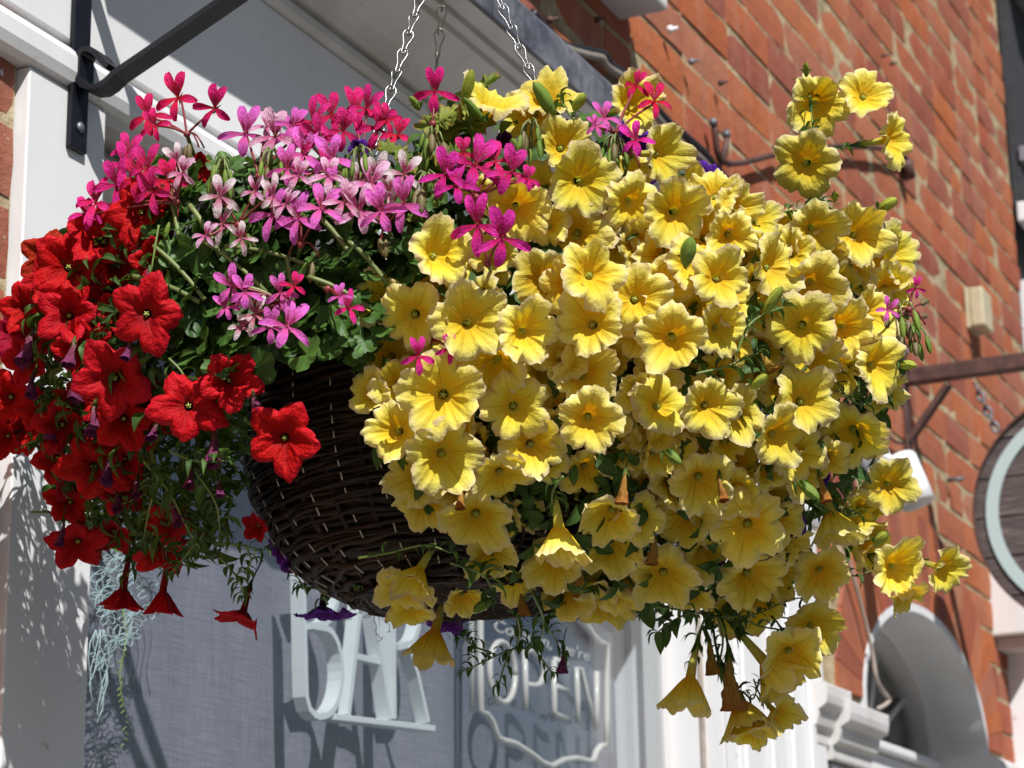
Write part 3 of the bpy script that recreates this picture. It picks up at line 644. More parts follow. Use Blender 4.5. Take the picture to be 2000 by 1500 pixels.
mb.add(vs, [(i*m_+k, i*m_+(k+1) % m_, (i+1)*m_+(k+1) % m_, (i+1)*m_+k) for i in range(N) for k in range(m_)]+[tuple(range(m_))[::-1], tuple(N*m_+k for k in range(m_))]); mb.build('lead_flashing', M_LEAD, shop)
# paint pen flowers drawn on the glass
mb = MB(); mbg = MB(); mbd = MB(); YD = YG-.0045
def pen(mbx, pts, r): mbx.tube([onY(a, b, YD) for a, b in pts], r, 5)
def petal_loop(mbx, cx, cy, ang, L, W, r):
    pts = []
    for k in range(13):
        t = k/12*2*math.pi; u = (1-math.cos(t))/2*L; v = math.sin(t)*W*(1+.15*math.sin(3*t)); pts.append((cx+u*math.cos(ang)-v*math.sin(ang), cy+u*math.sin(ang)+v*math.cos(ang)))
    pen(mbx, pts, r)
for cx, cy, s in ((195, 1160, 30), (285, 1090, 30), (225, 1090, 30), (250, 1240, 26), (200, 1290, 24), (225, 1020, 34), (300, 1190, 20), (205, 1115, 38), (235, 1150, 34), (262, 1120, 36), (210, 1195, 30), (255, 1200, 32), (240, 1060, 34), (205, 1030, 34), (262, 985, 36), (230, 935, 34), (290, 1150, 26), (225, 1250, 28)):
    n_ = rnd.randrange(6, 9)
    for k in range(n_): petal_loop(mb, cx, cy, 2*math.pi*k/n_+rnd.random()*.5, s*rnd.uniform(.7, 1.1), s*.22, .0006)
    for k in range(5):
        a = rnd.random()*6.28; pen(mbd, [(cx+q_*s*.25*math.cos(a+.15*q_), cy+q_*s*.25*math.sin(a+.15*q_)) for q_ in range(1, 5)], .0005)
for k in range(7):
    x = 186+rnd.uniform(-4, 20); pen(mb, [(x+rnd.uniform(-3, 3)+10*math.sin(j*.8+k), 1230+j*26) for j in range(0, 8-k % 4)], .0006)
for k in range(1):
    x = 240+k*22; pen(mbg, [(x+6*math.sin(j*.9+k), 1190+j*26+k*18) for j in range(9)], .0006)
    for j in range(24): yy = 1200+j*11+k*18; pen(mbg, [(x+6*math.sin((yy-1190)/26*.9), yy), (x+6*math.sin((yy-1190)/26*.9)+rnd.choice((-7, 7)), yy+6)], .0006)
for k in range(8): pen(mbd, [(200+k*13+5*math.sin(j+k), 1190+j*22+k*5) for j in range(7)], .0005)
dr = mb.build('window_drawing', M_INKW, shop); tag(mbg.build('window_drawing', M_INKG, shop), kind='stuff'); tag(mbd.build('window_drawing', M_INKD, shop), kind='stuff')

# ---------------------------------------------------------------- BAR letters and OPEN sign behind the glass
bar = empty('bar_sign', onY(650, 1400, .05), 'white deep letters reading BAR standing on a white rail in the window', 'sign')
def stroke(mbx, pts, wpx, y0, y1):
    """box-section letter stroke; pts in frame units on the plane y0"""
    P = [onY(a, b, y0) for a, b in pts]; P = [Vector((p[0], 0, p[2])) for p in P]
    W = wpx/1640*.5; vs = []
    for i, p in enumerate(P):
        t = (P[min(i+1, len(P)-1)]-P[max(i-1, 0)]).normalized(); nn = Vector((-t.z, 0, t.x))*W
        a, b = p+nn, p-nn; vs += [(a.x, y0, a.z), (b.x, y0, b.z), (b.x, y1, b.z), (a.x, y1, a.z)]
    m_ = len(P); fs = [(3, 2, 1, 0), tuple(4*(m_-1)+i for i in range(4))]+[(4*k+i, 4*k+(i+1) % 4, 4*k+4+(i+1) % 4, 4*k+4+i) for k in range(m_-1) for i in range(4)]
    mbx.add(vs, fs)
Y0, Y1 = .040, .058
def arc(cx, cy, rx, ry, a0, a1, n=12, sh=.0): return [(cx+rx*math.cos(math.radians(a0+(a1-a0)*k/n)), cy+ry*math.sin(math.radians(a0+(a1-a0)*k/n))+sh*(rx*math.cos(math.radians(a0+(a1-a0)*k/n)))) for k in range(n+1)]
mb = MB(); stroke(mb, [(592, 1040), (594, 1100), (596, 1200), (598, 1300), (600, 1360), (606, 1384), (616, 1396), (632, 1400)], 13.5, Y0, Y1)
stroke(mb, [(612, 1222), (632, 1226)]+arc(634, 1312, 36, 86, -85, 85, 14)+[(624, 1400)], 13, Y0-.0012, Y1+.001)
stroke(mb, [(606, 1045), (626, 1050)]+arc(630, 1135, 34, 84, -80, 80, 10)+[(622, 1222)], 13, Y0-.0006, Y1+.0006); mb.build('letter', M_PLASTIC, bar)
mb = MB(); stroke(mb, [(716, 1060), (706, 1180), (694, 1290), (682, 1396)], 13.5, Y0-.0003, Y1); stroke(mb, [(716, 1060), (732, 1180), (748, 1290), (764, 1404)], 13.5, Y0-.0009, Y1+.0008)
stroke(mb, [(700, 1282), (744, 1292)], 13, Y0+.002, Y1-.002); mb.build('letter', M_PLASTIC, bar)
mb = MB(); stroke(mb, [(768, 1070), (770, 1200), (772, 1404)], 13.5, Y0-.0015, Y1); stroke(mb, [(778, 1080), (796, 1084)]+arc(800, 1172, 24, 86, -85, 85, 12)+[(778, 1264)], 14, Y0, Y1+.0005)
stroke(mb, [(800, 1262), (818, 1320), (838, 1410)], 13, Y0-.0007, Y1-.0007); mb.build('letter', M_PLASTIC, bar)
mb = MB(); stroke(mb, [(655, 1400), (750, 1411), (851, 1423)], 13.5, Y0-.003, Y1+.004); mb.build('rail', M_PLASTIC, bar, bevel=.001)

op = empty('open_sign', onY(1060, 1350, .05), 'unlit neon style sign reading OPEN on a clear panel in the window', 'sign')
YO = .050
def tubes(name, lst, r=.0048, par=None, mat=None):
    mb = MB()
    for pts in lst: mb.tube([onY(a, b, YO) for a, b in pts], r, 10)
    return mb.build(name, mat or M_TUBE, par or op)
tubes('letter', [[(981+25*math.cos(t), 1313+59*math.sin(t)+7*math.cos(t)) for t in [2*math.pi*k/28 for k in range(29)]]])
tubes('letter', [[(1027, 1386), (1026, 1330), (1025, 1272)], [(1025, 1272), (1036, 1270), (1050, 1280), (1060, 1300), (1062, 1320), (1054, 1337), (1042, 1340), (1027, 1336)]])
tubes('letter', [[(1082, 1290), (1082, 1388), (1086, 1396), (1110, 1406)], [(1083, 1288), (1110, 1300)], [(1084, 1340), (1107, 1350)]])
tubes('letter', [[(1129, 1412), (1128, 1360), (1127, 1305), (1134, 1306), (1148, 1364), (1164, 1424)], [(1165, 1420), (1165, 1370), (1165, 1312)]])
tubes('border_tube', [[(945, 1085), (938, 1100), (938, 1200), (938, 1300), (938, 1388), (950, 1395), (960, 1407), (967, 1425), (972, 1440), (982, 1446), (1005, 1452), (1037, 1472), (1058, 1489), (1077, 1497), (1100, 1485), (1125, 1481), (1150, 1487), (1159, 1485), (1163, 1470), (1172, 1458), (1185, 1455)],
                     [(1185, 1455), (1185, 1400), (1185, 1330), (1185, 1258), (1172, 1255), (1158, 1240), (1140, 1212), (1110, 1186), (1070, 1150), (1030, 1125), (980, 1100), (945, 1085)]], .0052)
mb = MB(); poly = [(922, 1080), (922, 1392), (945, 1405), (962, 1452), (1000, 1468), (1070, 1515), (1110, 1500), (1165, 1503), (1180, 1470), (1200, 1468), (1200, 1240), (1175, 1225), (1120, 1175), (1000, 1095)]
Pq = [onY(a, b, YO+.006) for a, b in poly]; N = len(Pq)
mb.add([(p[0], YO+.0060, p[2]) for p in Pq]+[(p[0], YO+.0095, p[2]) for p in Pq], [tuple(range(N)), tuple(range(N, 2*N))[::-1]]+[(k, N+k, N+(k+1) % N, (k+1) % N) for k in range(N)]); mb.build('clear_panel', M_ACRYL, op)
mb = MB(); mb.tube([onY(922, 1090, YO+.012), onY(921, 1250, YO+.012), onY(922, 1390, YO+.012)], .0045, 6); mb.build('panel_edge', M_TUBE, op)
def text_on(s, px, py, px2, py2, size, y, par, mat, name='lettering'):
    cu = bpy.data.curves.new(name, 'FONT'); cu.body = s; cu.size = 1; cu.extrude = .01; cu.resolution_u = 3; cu.shear = .25
    to = bpy.data.objects.new('tmp', cu); col.objects.link(to); dg = bpy.context.evaluated_depsgraph_get(); me = bpy.data.meshes.new_from_object(to.evaluated_get(dg)); bpy.data.objects.remove(to)
    a = onY(px, py, y); b = onY(px2, py2, y); xs_ = [v.co.x for v in me.vertices]; wd = max(xs_)-min(xs_)
    for v in me.vertices:
        u = (v.co.x-min(xs_))/wd; X = a[0]+(b[0]-a[0])*u; Z = a[2]+(b[2]-a[2])*u+v.co.y*size; v.co = Vector((X, y-v.co.z*.05, Z))
    me.materials.clear(); me.materials.append(mat); o = link(name, me, par); o.location = -Vector(par.location); return o
text_on("Come in, we're", 966, 1232, 1152, 1292, .026, YO+.0045, op, M_TUBE)

# ---------------------------------------------------------------- hanging bracket
HX = 1.742
bk = empty('hanging_bracket', (HX, -.10, 2.42), 'black iron wall bracket with a scrolled brace screwed to the white shopfront', 'bracket')
zs = onY(141, 287, -.106)[2]
mb = MB(); mb.box((HX-.014, -.1065, zs), (HX+.014, -.1003, 2.66)); mb.build('back_strap', M_IRON, bk, bevel=.0015)
hk = onX(893, -262, HX)
mb = MB(); mb.strip_x([(-.107, hk[2]+.006), (-.3, hk[2]+.006), (hk[1]-.02, hk[2]+.006), (hk[1]-.032, hk[2]+.012), (hk[1]-.036, hk[2]+.026)], HX-.011, HX+.011, .006); mb.build('arm', M_IRON, bk)
sp = [(213, 137), (200, 126), (188, 110), (176, 103), (163, 104), (152, 113), (146, 128), (145, 145), (150, 160), (161, 172), (176, 178), (192, 176), (208, 166), (235, 149), (300, 105), (400, 36), (500, -33), (620, -116)]
mb = MB(); pth = [onX(a+(10 if i < 13 else 0), b, HX) for i, (a, b) in enumerate(sp)]; pth = [np.array([p[0], min(p[1], -.1098), p[2]]) for p in pth]; mb.strip_x([(p[1], p[2]) for p in pth], HX-.0118, HX+.0118, .006)
mb.strip_x([(p[1], p[2]+.005) for p in pth[12:]], HX-.002, HX+.002, .008); mb.build('brace', M_IRON, bk)
mb = MB(); mb.lathe([(.0055, 0), (.0055, .002), (.003, .004)], Matrix.Translation((HX, -.1065, zs+.024)) @ RotY, 12); mb.build('screw', M_NAIL, bk)

# ---------------------------------------------------------------- hanging basket
AXY = (HX, hk[1]+.005); ZRIM = 2.105
bas = empty('hanging_basket', (AXY[0], AXY[1], 1.89), 'dark brown woven willow hanging basket overflowing with petunias and geraniums', 'hanging basket')
PR = [(1.906, .088), (1.912, .104), (1.922, .124), (1.936, .141), (1.955, .156), (1.978, .169), (2.00, .178), (2.03, .184), (2.06, .186), (2.105, .186)]
def prad(z):
    for (z0, r0), (z1, r1) in zip(PR[:-1], PR[1:]):
        if z <= z1: return r0+(r1-r0)*max(0, (z-z0))/(z1-z0)
    return PR[-1][1]
NST = 30; rows = 54
for j in range(rows):
    z = 1.907+(2.105-1.907)*(j+.5)/rows; mb = MB(); n = NST*6; r0 = rnd.uniform(.0021, .0030); ph = rnd.random()*6; ph2 = rnd.random()*6; pts = []; rr = []
    for k in range(n):
        a = 2*math.pi*k/n; zz = z+.0016*math.sin(a*3+ph)+.0012*math.sin(a*7+ph2)+.0008*math.sin(a*17+ph); R_ = prad(zz)+.0017*math.sin(a*NST/2+math.pi*(j % 2))+.0012*math.sin(a*5+ph2)
        pts.append((AXY[0]+R_*math.cos(a), AXY[1]+R_*math.sin(a), zz)); rr.append(r0*(1+.28*math.sin(a*4+ph2)*math.sin(a*9+ph)))
    mb.tube(pts, rr, 6, closed=True); mb.build('weaver', M_WICK, bas)
    if j % 2 == 0 or j < 8:        # split rods and loose ends lying over the weave
        mb = MB(); a0 = rnd.random()*6.28; ln = rnd.uniform(.5, 1.6); pts = []
        for k in range(14):
            a = a0+ln*k/13; zz = z+rnd.uniform(-.001, .001)+(.006*(k/13-.5))*rnd.choice((1, 1.3)); pts.append((AXY[0]+(prad(zz)+.0045)*math.cos(a), AXY[1]+(prad(zz)+.0045)*math.sin(a), zz))
        mb.tube(pts, [.0008+.0016*math.sin(math.pi*min(1, k/13+.05)) for k in range(14)], 5); mb.build('split_rod', M_WICK, bas)
for k in range(NST):
    a = 2*math.pi*k/NST; mb = MB(); mb.tube([(AXY[0]+(prad(z)-.001)*math.cos(a), AXY[1]+(prad(z)-.001)*math.sin(a), z) for z in np.linspace(1.907, 2.11, 10)], .0032, 6); mb.build('stake', M_WICK, bas)
mb = MB(); mb.lathe([(max(.001, prad(z)-.005), z) for z in np.linspace(1.909, 2.10, 12)], Matrix.Translation((AXY[0], AXY[1], 0)), 40); mb.build('liner', M_LINER, bas)
mb = MB(); mb.lathe([(.001, 2.085), (.17, 2.083), (.17, 2.07)], Matrix.Translation((AXY[0], AXY[1], 0)), 30); mb.build('soil', M_SOIL, bas)
mb = MB()
for k in range(NST):
    a = 2*math.pi*(k+.5)/NST; z = 1.911+rnd.random()*.004
    while z < 2.10:
        h = rnd.uniform(.0035, .0065)
        if rnd.random() < .82: mb.tube([(AXY[0]+(prad(zz)+.0066)*math.cos(a+.01*rnd.random()), AXY[1]+(prad(zz)+.0066)*math.sin(a), zz) for zz in (z, z+h)], .0007, 4)
        z += h+rnd.uniform(.004, .007)
tag(mb.build('stitching', M_STITCH, bas), kind='stuff')
mb = MB()
for k in range(90):
    a = rnd.random()*6.28; r_ = rnd.uniform(.06, .10); p = Vector((AXY[0]+r_*math.cos(a), AXY[1]+r_*math.sin(a), 1.906)); pts = [p.copy()]
    for q_ in range(rnd.randrange(3, 8)): p = p+Vector((rnd.uniform(-.006, .006), rnd.uniform(-.006, .006), rnd.uniform(-.004, .0012))); pts.append(p.copy())
    mb.tube(pts, .00035, 3)
for px in (935, 731, 755, 872):
    p = onX(px, 1203, HX-.1 if px < 800 else HX); p = Vector(p); pts = [p.copy()]
    for q_ in range(26 if px == 935 else 12): p = p+Vector((rnd.uniform(-.003, .003), rnd.uniform(-.003, .003), rnd.uniform(-.0035, .0012))); pts.append(p.copy())
    mb.tube(pts, .0003, 3)
tag(mb.build('coir_strands', M_COIR, bas), kind='stuff')
mb = MB()
for k in range(60):
    a = 2*math.pi*k/60; mb.tube([(AXY[0]+(.090+.004*math.sin(k*2.3))*math.cos(a+d), AXY[1]+(.090+.004*math.sin(k*2.3))*math.sin(a+d), 1.905+.001*math.sin(k)) for d in (0, .12, .24)], .0028, 5)
for q_ in range(15):
    r_ = .006+q_*.0058; mb.tube([(AXY[0]+(r_+.001*math.sin(6*t))*math.cos(t), AXY[1]+(r_+.001*math.sin(6*t))*math.sin(t), 1.9065+.0012*math.sin(9*t+q_*math.pi)) for t in [2*math.pi*k/48 for k in range(48)]], .0031, 5, closed=True)
tag(mb.build('base_weave', M_WICK, bas), kind='stuff')
# three chains to the hook
hp = Vector((AXY[0], AXY[1], hk[2]-.025)); fwh = Vector((FW[0], FW[1], 0)).normalized(); rth = Vector((RT[0], RT[1], 0)).normalized()
mb = MB(); mb.tube([hp+Vector((0, 0, .034)), hp+Vector((0, .006, .030)), hp+Vector((0, .009, .02)), hp+Vector((0, .006, .009)), hp+Vector((0, 0, .004))], .002, 8); mb.build('hook', M_STEEL, bas)
for al, dark, lab in ((319, False, 'bright zinc chain nearest the left, in front of the fascia'), (199, True, 'dull shaded chain between the two bright ones'), (79, False, 'bright zinc chain on the right in front of the lead flashing')):
    a = math.radians(al); e = Vector((AXY[0], AXY[1], ZRIM+.002))+(rth*math.sin(a)-fwh*math.cos(a))*.172
    par_dark = dark; ch = empty('basket_chain', tuple(e), lab, 'chain'); ch['group'] = 'chains holding the basket'
    chain_links(hp, e, 23, .0078, .0009, M_DULL if dark else M_STEEL, ch, True)

# ---------------------------------------------------------------- plant meshes
def smooth(me): me.polygons.foreach_set('use_smooth', [True]*len(me.polygons))
def grid_mesh(name, P, closed_u, mat, uvs):
    """P[j][i] rows of points; uv per vertex"""
    nv, nu = len(P), len(P[0]); vs = [tuple(map(float, p)) for row in P for p in row]; fs = []; ul = []
    for j in range(nv-1):
        for i in range(nu if closed_u else nu-1):
            i2 = (i+1) % nu; fs.append((j*nu+i, j*nu+i2, (j+1)*nu+i2, (j+1)*nu+i))
            for jj, ii in ((j, i), (j, i+1), (j+1, i+1), (j+1, i)): ul += [uvs[0](ii), uvs[1](jj)]
    me = bpy.data.meshes.new(name); me.from_pydata(vs, [], fs); me.uv_layers.new(name='uv').data.foreach_set('uv', ul); me.materials.append(mat); smooth(me); return me
def petunia(seed, kind, mat, closed=0.0):
    r = random.Random(seed); nu = 80; vv = [0, .08, .16, .24, .30, .345, .39, .44, .50, .56, .62, .68, .74, .80, .86, .91, .955, 1.0]
    lob = [(r.uniform(-.32, .30), r.uniform(.86, 1.10), r.uniform(-.16, .16)) for _ in range(5)]; ph = [r.random()*6.28 for _ in range(6)]
    tl = r.uniform(1.25, 1.6); bend = r.uniform(-.25, .25); cup = r.uniform(.30, .52); rec = r.uniform(.10, .30); fold = r.randrange(5) if r.random() < .45 else -1
    P = []
    for v in vv:
        row = []
        for i in range(nu):
            th = 2*math.pi*i/nu; li = (i*5)//nu; f = ((i*5) % nu)/nu; s = (f-.5)*2       # s across one lobe
            z0, sc, tw = lob[li]; zn = lob[(li+(1 if s > 0 else -1)) % 5]; bl = .5*abs(s)**2
            c1 = z0*(1-bl)+zn[0]*bl; c2 = sc*(1-bl)+zn[1]*bl
            if v < .345:
                t = v/.345; rad = .055+.03*min(1, t*3)+.045*t**2.2; z = -tl+(tl-.42)*t
                rad *= 1+.06*math.cos(5*th)
            else:
                t = (v-.345)/.655
                if kind == 'yellow': edge = 1.03-.24*abs(s)**3.2+.05*math.exp(-(s/.10)**2)-.02*math.exp(-((abs(s)-.28)/.12)**2)
                elif kind == 'red': edge = 1.04-.31*abs(s)**1.8+.07*math.exp(-(s/.2)**2)
                else: edge = 1-.16*abs(s)**4+.03*math.exp(-(s/.15)**2)
                edge *= c2; edge += (.07*noise.noise(Vector((math.cos(th)*5, math.sin(th)*5, seed*.77)))+.05*noise.noise(Vector((math.cos(th)*12, math.sin(th)*12, seed*.37))))*t**3
                rad = .13+(edge-.13)*(t**.84)
                z = -.42+(cup+.10)*(1-(1-t)**1.7)
                z += c1*t**1.7-rec*1.25*t**3.2*(.5+.5*abs(s)**1.2)
                z += -.06*t*math.exp(-(s/.14)**2)*(1-.4*t)+(.05*t-.12*t**3)*math.exp(-((1-abs(s))/.16)**2)
                A = {'yellow': .060, 'red': .016}.get(kind, .04)
                z += A*t**2.4*1.5*(1.5*noise.noise(Vector((math.cos(th)*1.9, math.sin(th)*1.9, seed*3.1)))+1.2*t*noise.noise(Vector((math.cos(th)*4.6, math.sin(th)*4.6, seed*1.7)))+.8*t*t*noise.noise(Vector((math.cos(th)*9.5, math.sin(th)*9.5, seed*2.3))))*2.0
                if li == fold: z += .55*t**2*(1-abs(s)**2)*.8; rad *= 1-.22*t**2*(1-abs(s)**2)
                z += tw*t*s*.5
                if closed: z = z*(1-closed)+(-.42+t*1.05)*closed; rad = .13+(rad-.13)*(1-closed*.62)+closed*.05*math.sin(9*th+ph[0])*t*t
            row.append((rad*math.cos(th)+bend*max(0, -z-.4)**1.6*.5, rad*math.sin(th), z))
        P.append(row)
    me = grid_mesh(kind+'_petunia', P, True, mat, (lambda i: i/nu, lambda j: vv[j])); me['tl'] = tl; me['bend'] = bend; return me
def calyx_mesh(seed):
    r = random.Random(seed); mb = MB()
    for k in range(5):
        a = 2*math.pi*k/5; d = Vector((math.cos(a), math.sin(a), 0)); e = Vector((-math.sin(a), math.cos(a), 0)); up = Vector((0, 0, 1)); o = r.uniform(.2, .5); vs = []
        for j, (u, w_) in enumerate(((0, .03), (.12, .055), (.27, .05), (.42, .012))):
            c = up*u*.85+d*(.06+o*u*u*1.6+.02*j); vs += [c-e*w_, c+d*.012, c+e*w_]
        mb.add(vs, [(3*j+i, 3*j+i+1, 3*j+4+i, 3*j+3+i) for j in range(3) for i in range(2)], True)
    mb.tube([(0, 0, .05), (0, 0, -.02), (.03, 0, -.18), (.09, .02, -.5), (.2, .03, -.9)], [.075, .07, .035, .03, .032], 6)
    return mb.mesh('calyx', M_LEAFP)
calx = [calyx_mesh(i) for i in range(4)]
def stigma_mesh():
    mb = MB(); mb.lathe([(.005, -.7), (.015, -.5), (.05, -.42), (.055, -.38), (.03, -.35), (.002, -.34)], Matrix.Identity(4), 7)
    for k in range(5):
        a = 1.256*k+.3; mb.tube([(.06*math.cos(a), .06*math.sin(a), -.6), (.085*math.cos(a), .085*math.sin(a), -.40)], [.02, .034], 5)
    return mb.mesh('stigma', M_STIG)
stig = stigma_mesh()
me_y = [petunia(100+i, 'yellow', M_YEL) for i in range(12)]; me_r = [petunia(200+i, 'red', M_RED) for i in range(6)]; me_c = [petunia(240+i, 'red', M_CRIM) for i in range(4)]; me_v = [petunia(300+i, 'violet', M_PUR) for i in range(3)]
me_yc = [petunia(400+i, 'yellow', M_YEL, .55) for i in range(3)]; me_rc = [petunia(420+i, 'red', M_RED, .6) for i in range(2)]
me_wy = [petunia(440+i, 'yellow', M_WILTY, 1.0) for i in range(2)]
def wilted(seed, mat, name='withered_flower'):
    r = random.Random(seed); P = []; nu = 14; nv = 14
    for j in range(nv):
        t = j/(nv-1); row = []
        for i in range(nu):
            th = 2*math.pi*i/nu; rad = .07+.10*t+.16*t*t; rad *= 1+.55*noise.noise(Vector((math.cos(th)*2.2, math.sin(th)*2.2, t*5+seed)))+.25*noise.noise(Vector((th*3, t*9, seed)))
            row.append((rad*math.cos(th)+.12*math.sin(t*3+seed)*t, rad*math.sin(th)*.75+.06*math.sin(t*5), -1.3+1.5*t))
        P.append(row)
    me = grid_mesh(name, P, True, mat, (lambda i: i/nu, lambda j: j/(nv-1))); me['tl'] = 1.3; me['bend'] = 0.0; return me
me_w = [wilted(i, M_WILT) for i in range(3)]; me_wb = [wilted(i+7, M_WILTY) for i in range(2)]

def leaf_mesh(seed, L=1, W=.42, mat=None, name='leaf', fold=.25, curl=.25):
    r = random.Random(seed); n = 7; P = []; tw = r.uniform(-.2, .2)
    for j in range(n):
        t = j/(n-1); w_ = W*.5*(math.sin(math.pi*min(1, t**.85))**.75)+.012; z = curl*math.sin(t*2.4)-curl*1.2*t*t; row = []
        for s in (-1, -.5, 0, .5, 1): row.append((s*w_+tw*t*t*.3, t*L, z+abs(s)*fold*w_+.02*math.sin(t*9+s*2+seed)))
        P.append(row)
    return grid_mesh(name, P, False, mat, (lambda i: i/4, lambda j: j/(n-1)))
me_lp = [leaf_mesh(i, 1, .46, M_LEAFP, fold=.3) for i in range(5)]; me_ls = [leaf_mesh(i+20, 1, .24, M_LEAFP, fold=.4, curl=.35) for i in range(3)]
def ger_leaf(seed, mat, lobes=5, depth=.30, serr=0.0, crinkle=.03, name='leaf'):
    r = random.Random(seed); nu = 60; rs = [.0, .25, .5, .72, .88, 1.0]; P = []
    for v in rs:
        row = []
        for i in range(nu+1):
            f = i/nu; th = math.radians(-155+310*f); e = .74+depth*(abs(math.cos(lobes/2*(th)*(180/155)*.92)))**.7-.0*f
            if serr: e += serr*((f*34) % 1-.5)
            rad = e*v; z = .18*rad*rad*math.cos(lobes*th)*.5+.12*rad+crinkle*math.sin(v*9+th*11+seed)*v+(crinkle*1.5*math.sin(th*17) if serr else 0)
            row.append((rad*math.sin(th), rad*math.cos(th), z))
        P.append(row)
    return grid_mesh(name, P, False, mat, (lambda i: i/nu, lambda j: rs[j]))
me_lg = [ger_leaf(i, M_LEAFG) for i in range(5)]; me_lb = [ger_leaf(i+9, M_LEAFB, 7, .16, .05, .07) for i in range(3)]

def floret(seed, mat):
    r = random.Random(seed); vs = []; fs = []; ul = []
    spec = [(90-21, 1.0, .33, 1), (90+21, 1.0, .33, 1), (203, .95, .26, 0), (268, .98, .31, 0), (337, .95, .26, 0)]
    for a, L, W, upper in spec:
        a = math.radians(a+r.uniform(-9, 9)); L *= r.uniform(.88, 1.1); W *= r.uniform(.85, 1.15); d = (math.cos(a), math.sin(a)); e = (-d[1], d[0]); n = 8; n0 = len(vs); cv = r.uniform(.1, .5); tw = r.uniform(-.25, .25)
        for j in range(n):
            t = j/(n-1); w_ = W*.5*(.20+.95*(math.sin(min(1, t*1.02)*2.45)**1.5) if t < .999 else .25); w_ = max(w_, .03*W)
            if j == n-1: w_ = W*.22
            zc = (.32*math.sin(t*1.6) if upper else .26*math.sin(t*2.4))-cv*t*t*.55+.1
            for s in (-1, 0, 1): vs.append((d[0]*L*t+e[0]*s*w_, d[1]*L*t+e[1]*s*w_, zc+abs(s)*.10*w_*4*t+tw*s*w_+(-.03 if s == 0 else 0)))
        for j in range(n-1):
            for i in range(2):
                fs.append((n0+3*j+i, n0+3*j+i+1, n0+3*j+4+i, n0+3*j+3+i))
                for jj, ii in ((j, i), (j, i+1), (j+1, i+1), (j+1, i)): ul += [ii/2, jj/(n-1)]
    me = bpy.data.meshes.new('floret'); me.from_pydata(vs, [], fs); me.uv_layers.new(name='uv').data.foreach_set('uv', ul); me.materials.append(mat); me.materials.append(M_STRIPE); me.materials.append(M_STEMR); me.materials.append(M_STAM)
    bm = bmesh.new(); bm.from_mesh(me); uvl = bm.loops.layers.uv.active
    def tri(pts, mi):
        f = bm.faces.new([bm.verts.new(p) for p in pts]); f.material_index = mi
    for a in (90-21, 90+21):        # veins on the upper petals
        a = math.radians(a); d = Vector((math.cos(a), math.sin(a), 0)); e = Vector((-d.y, d.x, 0))
        for s in (-.8, -.3, .3, .8):
            q = [d*t+e*(s*.085*math.sin(t*2.4))+Vector((0, 0, .32*math.sin(t*1.6)+.125-.18*t*t)) for t in (.12, .36, .62)]
            tri([q[0]-e*.010, q[0]+e*.010, q[1]+e*.010, q[1]-e*.010], 1); tri([q[1]-e*.010, q[1]+e*.010, q[2]], 1)
    for k in range(5):              # sepals
        a = math.radians(54+72*k); d = Vector((math.cos(a), math.sin(a), 0)); e = Vector((-d.y, d.x, 0)); z = Vector((0, 0, 1))
        tri([d*.03-e*.045-z*.02, d*.03+e*.045-z*.02, d*.30-z*.02], 2); tri([d*.03+e*.045-z*.02, d*.03-e*.045-z*.02, -z*.22], 2)
    for k in range(4):
        a = 1.6*k; d = Vector((math.cos(a)*.06, math.sin(a)*.06, .30)); tri([Vector((-.012, 0, .0)), Vector((.012, 0, 0)), d+Vector((.01, 0, 0)), d-Vector((.01, 0, 0))], 3)
    bm.to_mesh(me); bm.free(); smooth(me); return me
me_f = {k: [floret(500+i+ord(k), m) for i in range(4)] for k, m in M_G.items()}
def bud_mesh(L=1, W=.2, mat=M_BUD, twist=True):
    P = []; nu = 10; n = 9
    for j in range(n):
        t = j/(n-1); rad = W*(.25+.75*math.sin(math.pi*(t**.8)*.92))*(1 if t < .98 else .3)
        P.append([(rad*(1+.18*math.cos(5*2*math.pi*i/nu+t*4*twist))*math.cos(2*math.pi*i/nu), rad*(1+.18*math.cos(5*2*math.pi*i/nu+t*4*twist))*math.sin(2*math.pi*i/nu), t*L) for i in range(nu)])
    return grid_mesh('bud', P, True, mat, (lambda i: i/nu, lambda j: .3))
me_bud = bud_mesh(1, .12, M_BUDY); me_budg = bud_mesh(1, .14, M_BUD); me_budr = bud_mesh(1, .17, M_BUDR, False)

# ---------------------------------------------------------------- the plants
DA = float(proj((AXY[0], AXY[1], 2.1))[2])
soilp = (AXY[0], AXY[1], 2.09)
def base(dx, dy=0): p = Vector(soilp)+rth*dx-fwh*dy; return tuple(p)
pl_y = empty('yellow_petunia', base(.07, .06), 'trailing petunia covered in ruffled yellow flowers, spilling over the right of the basket', 'flowering plant')
pl_r = empty('red_petunia', base(-.10, .04), 'petunia with scarlet red trumpet flowers hanging over the left of the basket', 'flowering plant')
pl_v = empty('violet_petunia', base(.02, -.10), 'dark violet petunia mostly hidden behind and beneath the basket', 'flowering plant')
pl_g = empty('pink_ivy_geranium', base(-.05, .0), 'ivy leaved geranium with pink and lilac flower heads at the top left of the basket', 'flowering plant')
pl_m = empty('magenta_ivy_geranium', base(.0, -.03), 'ivy leaved geranium with magenta heads rising between the yellow flowers and the chains', 'flowering plant')
pl_b = empty('crinkle_leaved_plant', base(-.02, -.05), 'yellow green plant with crinkled serrated leaves beside the left chain', 'plant')

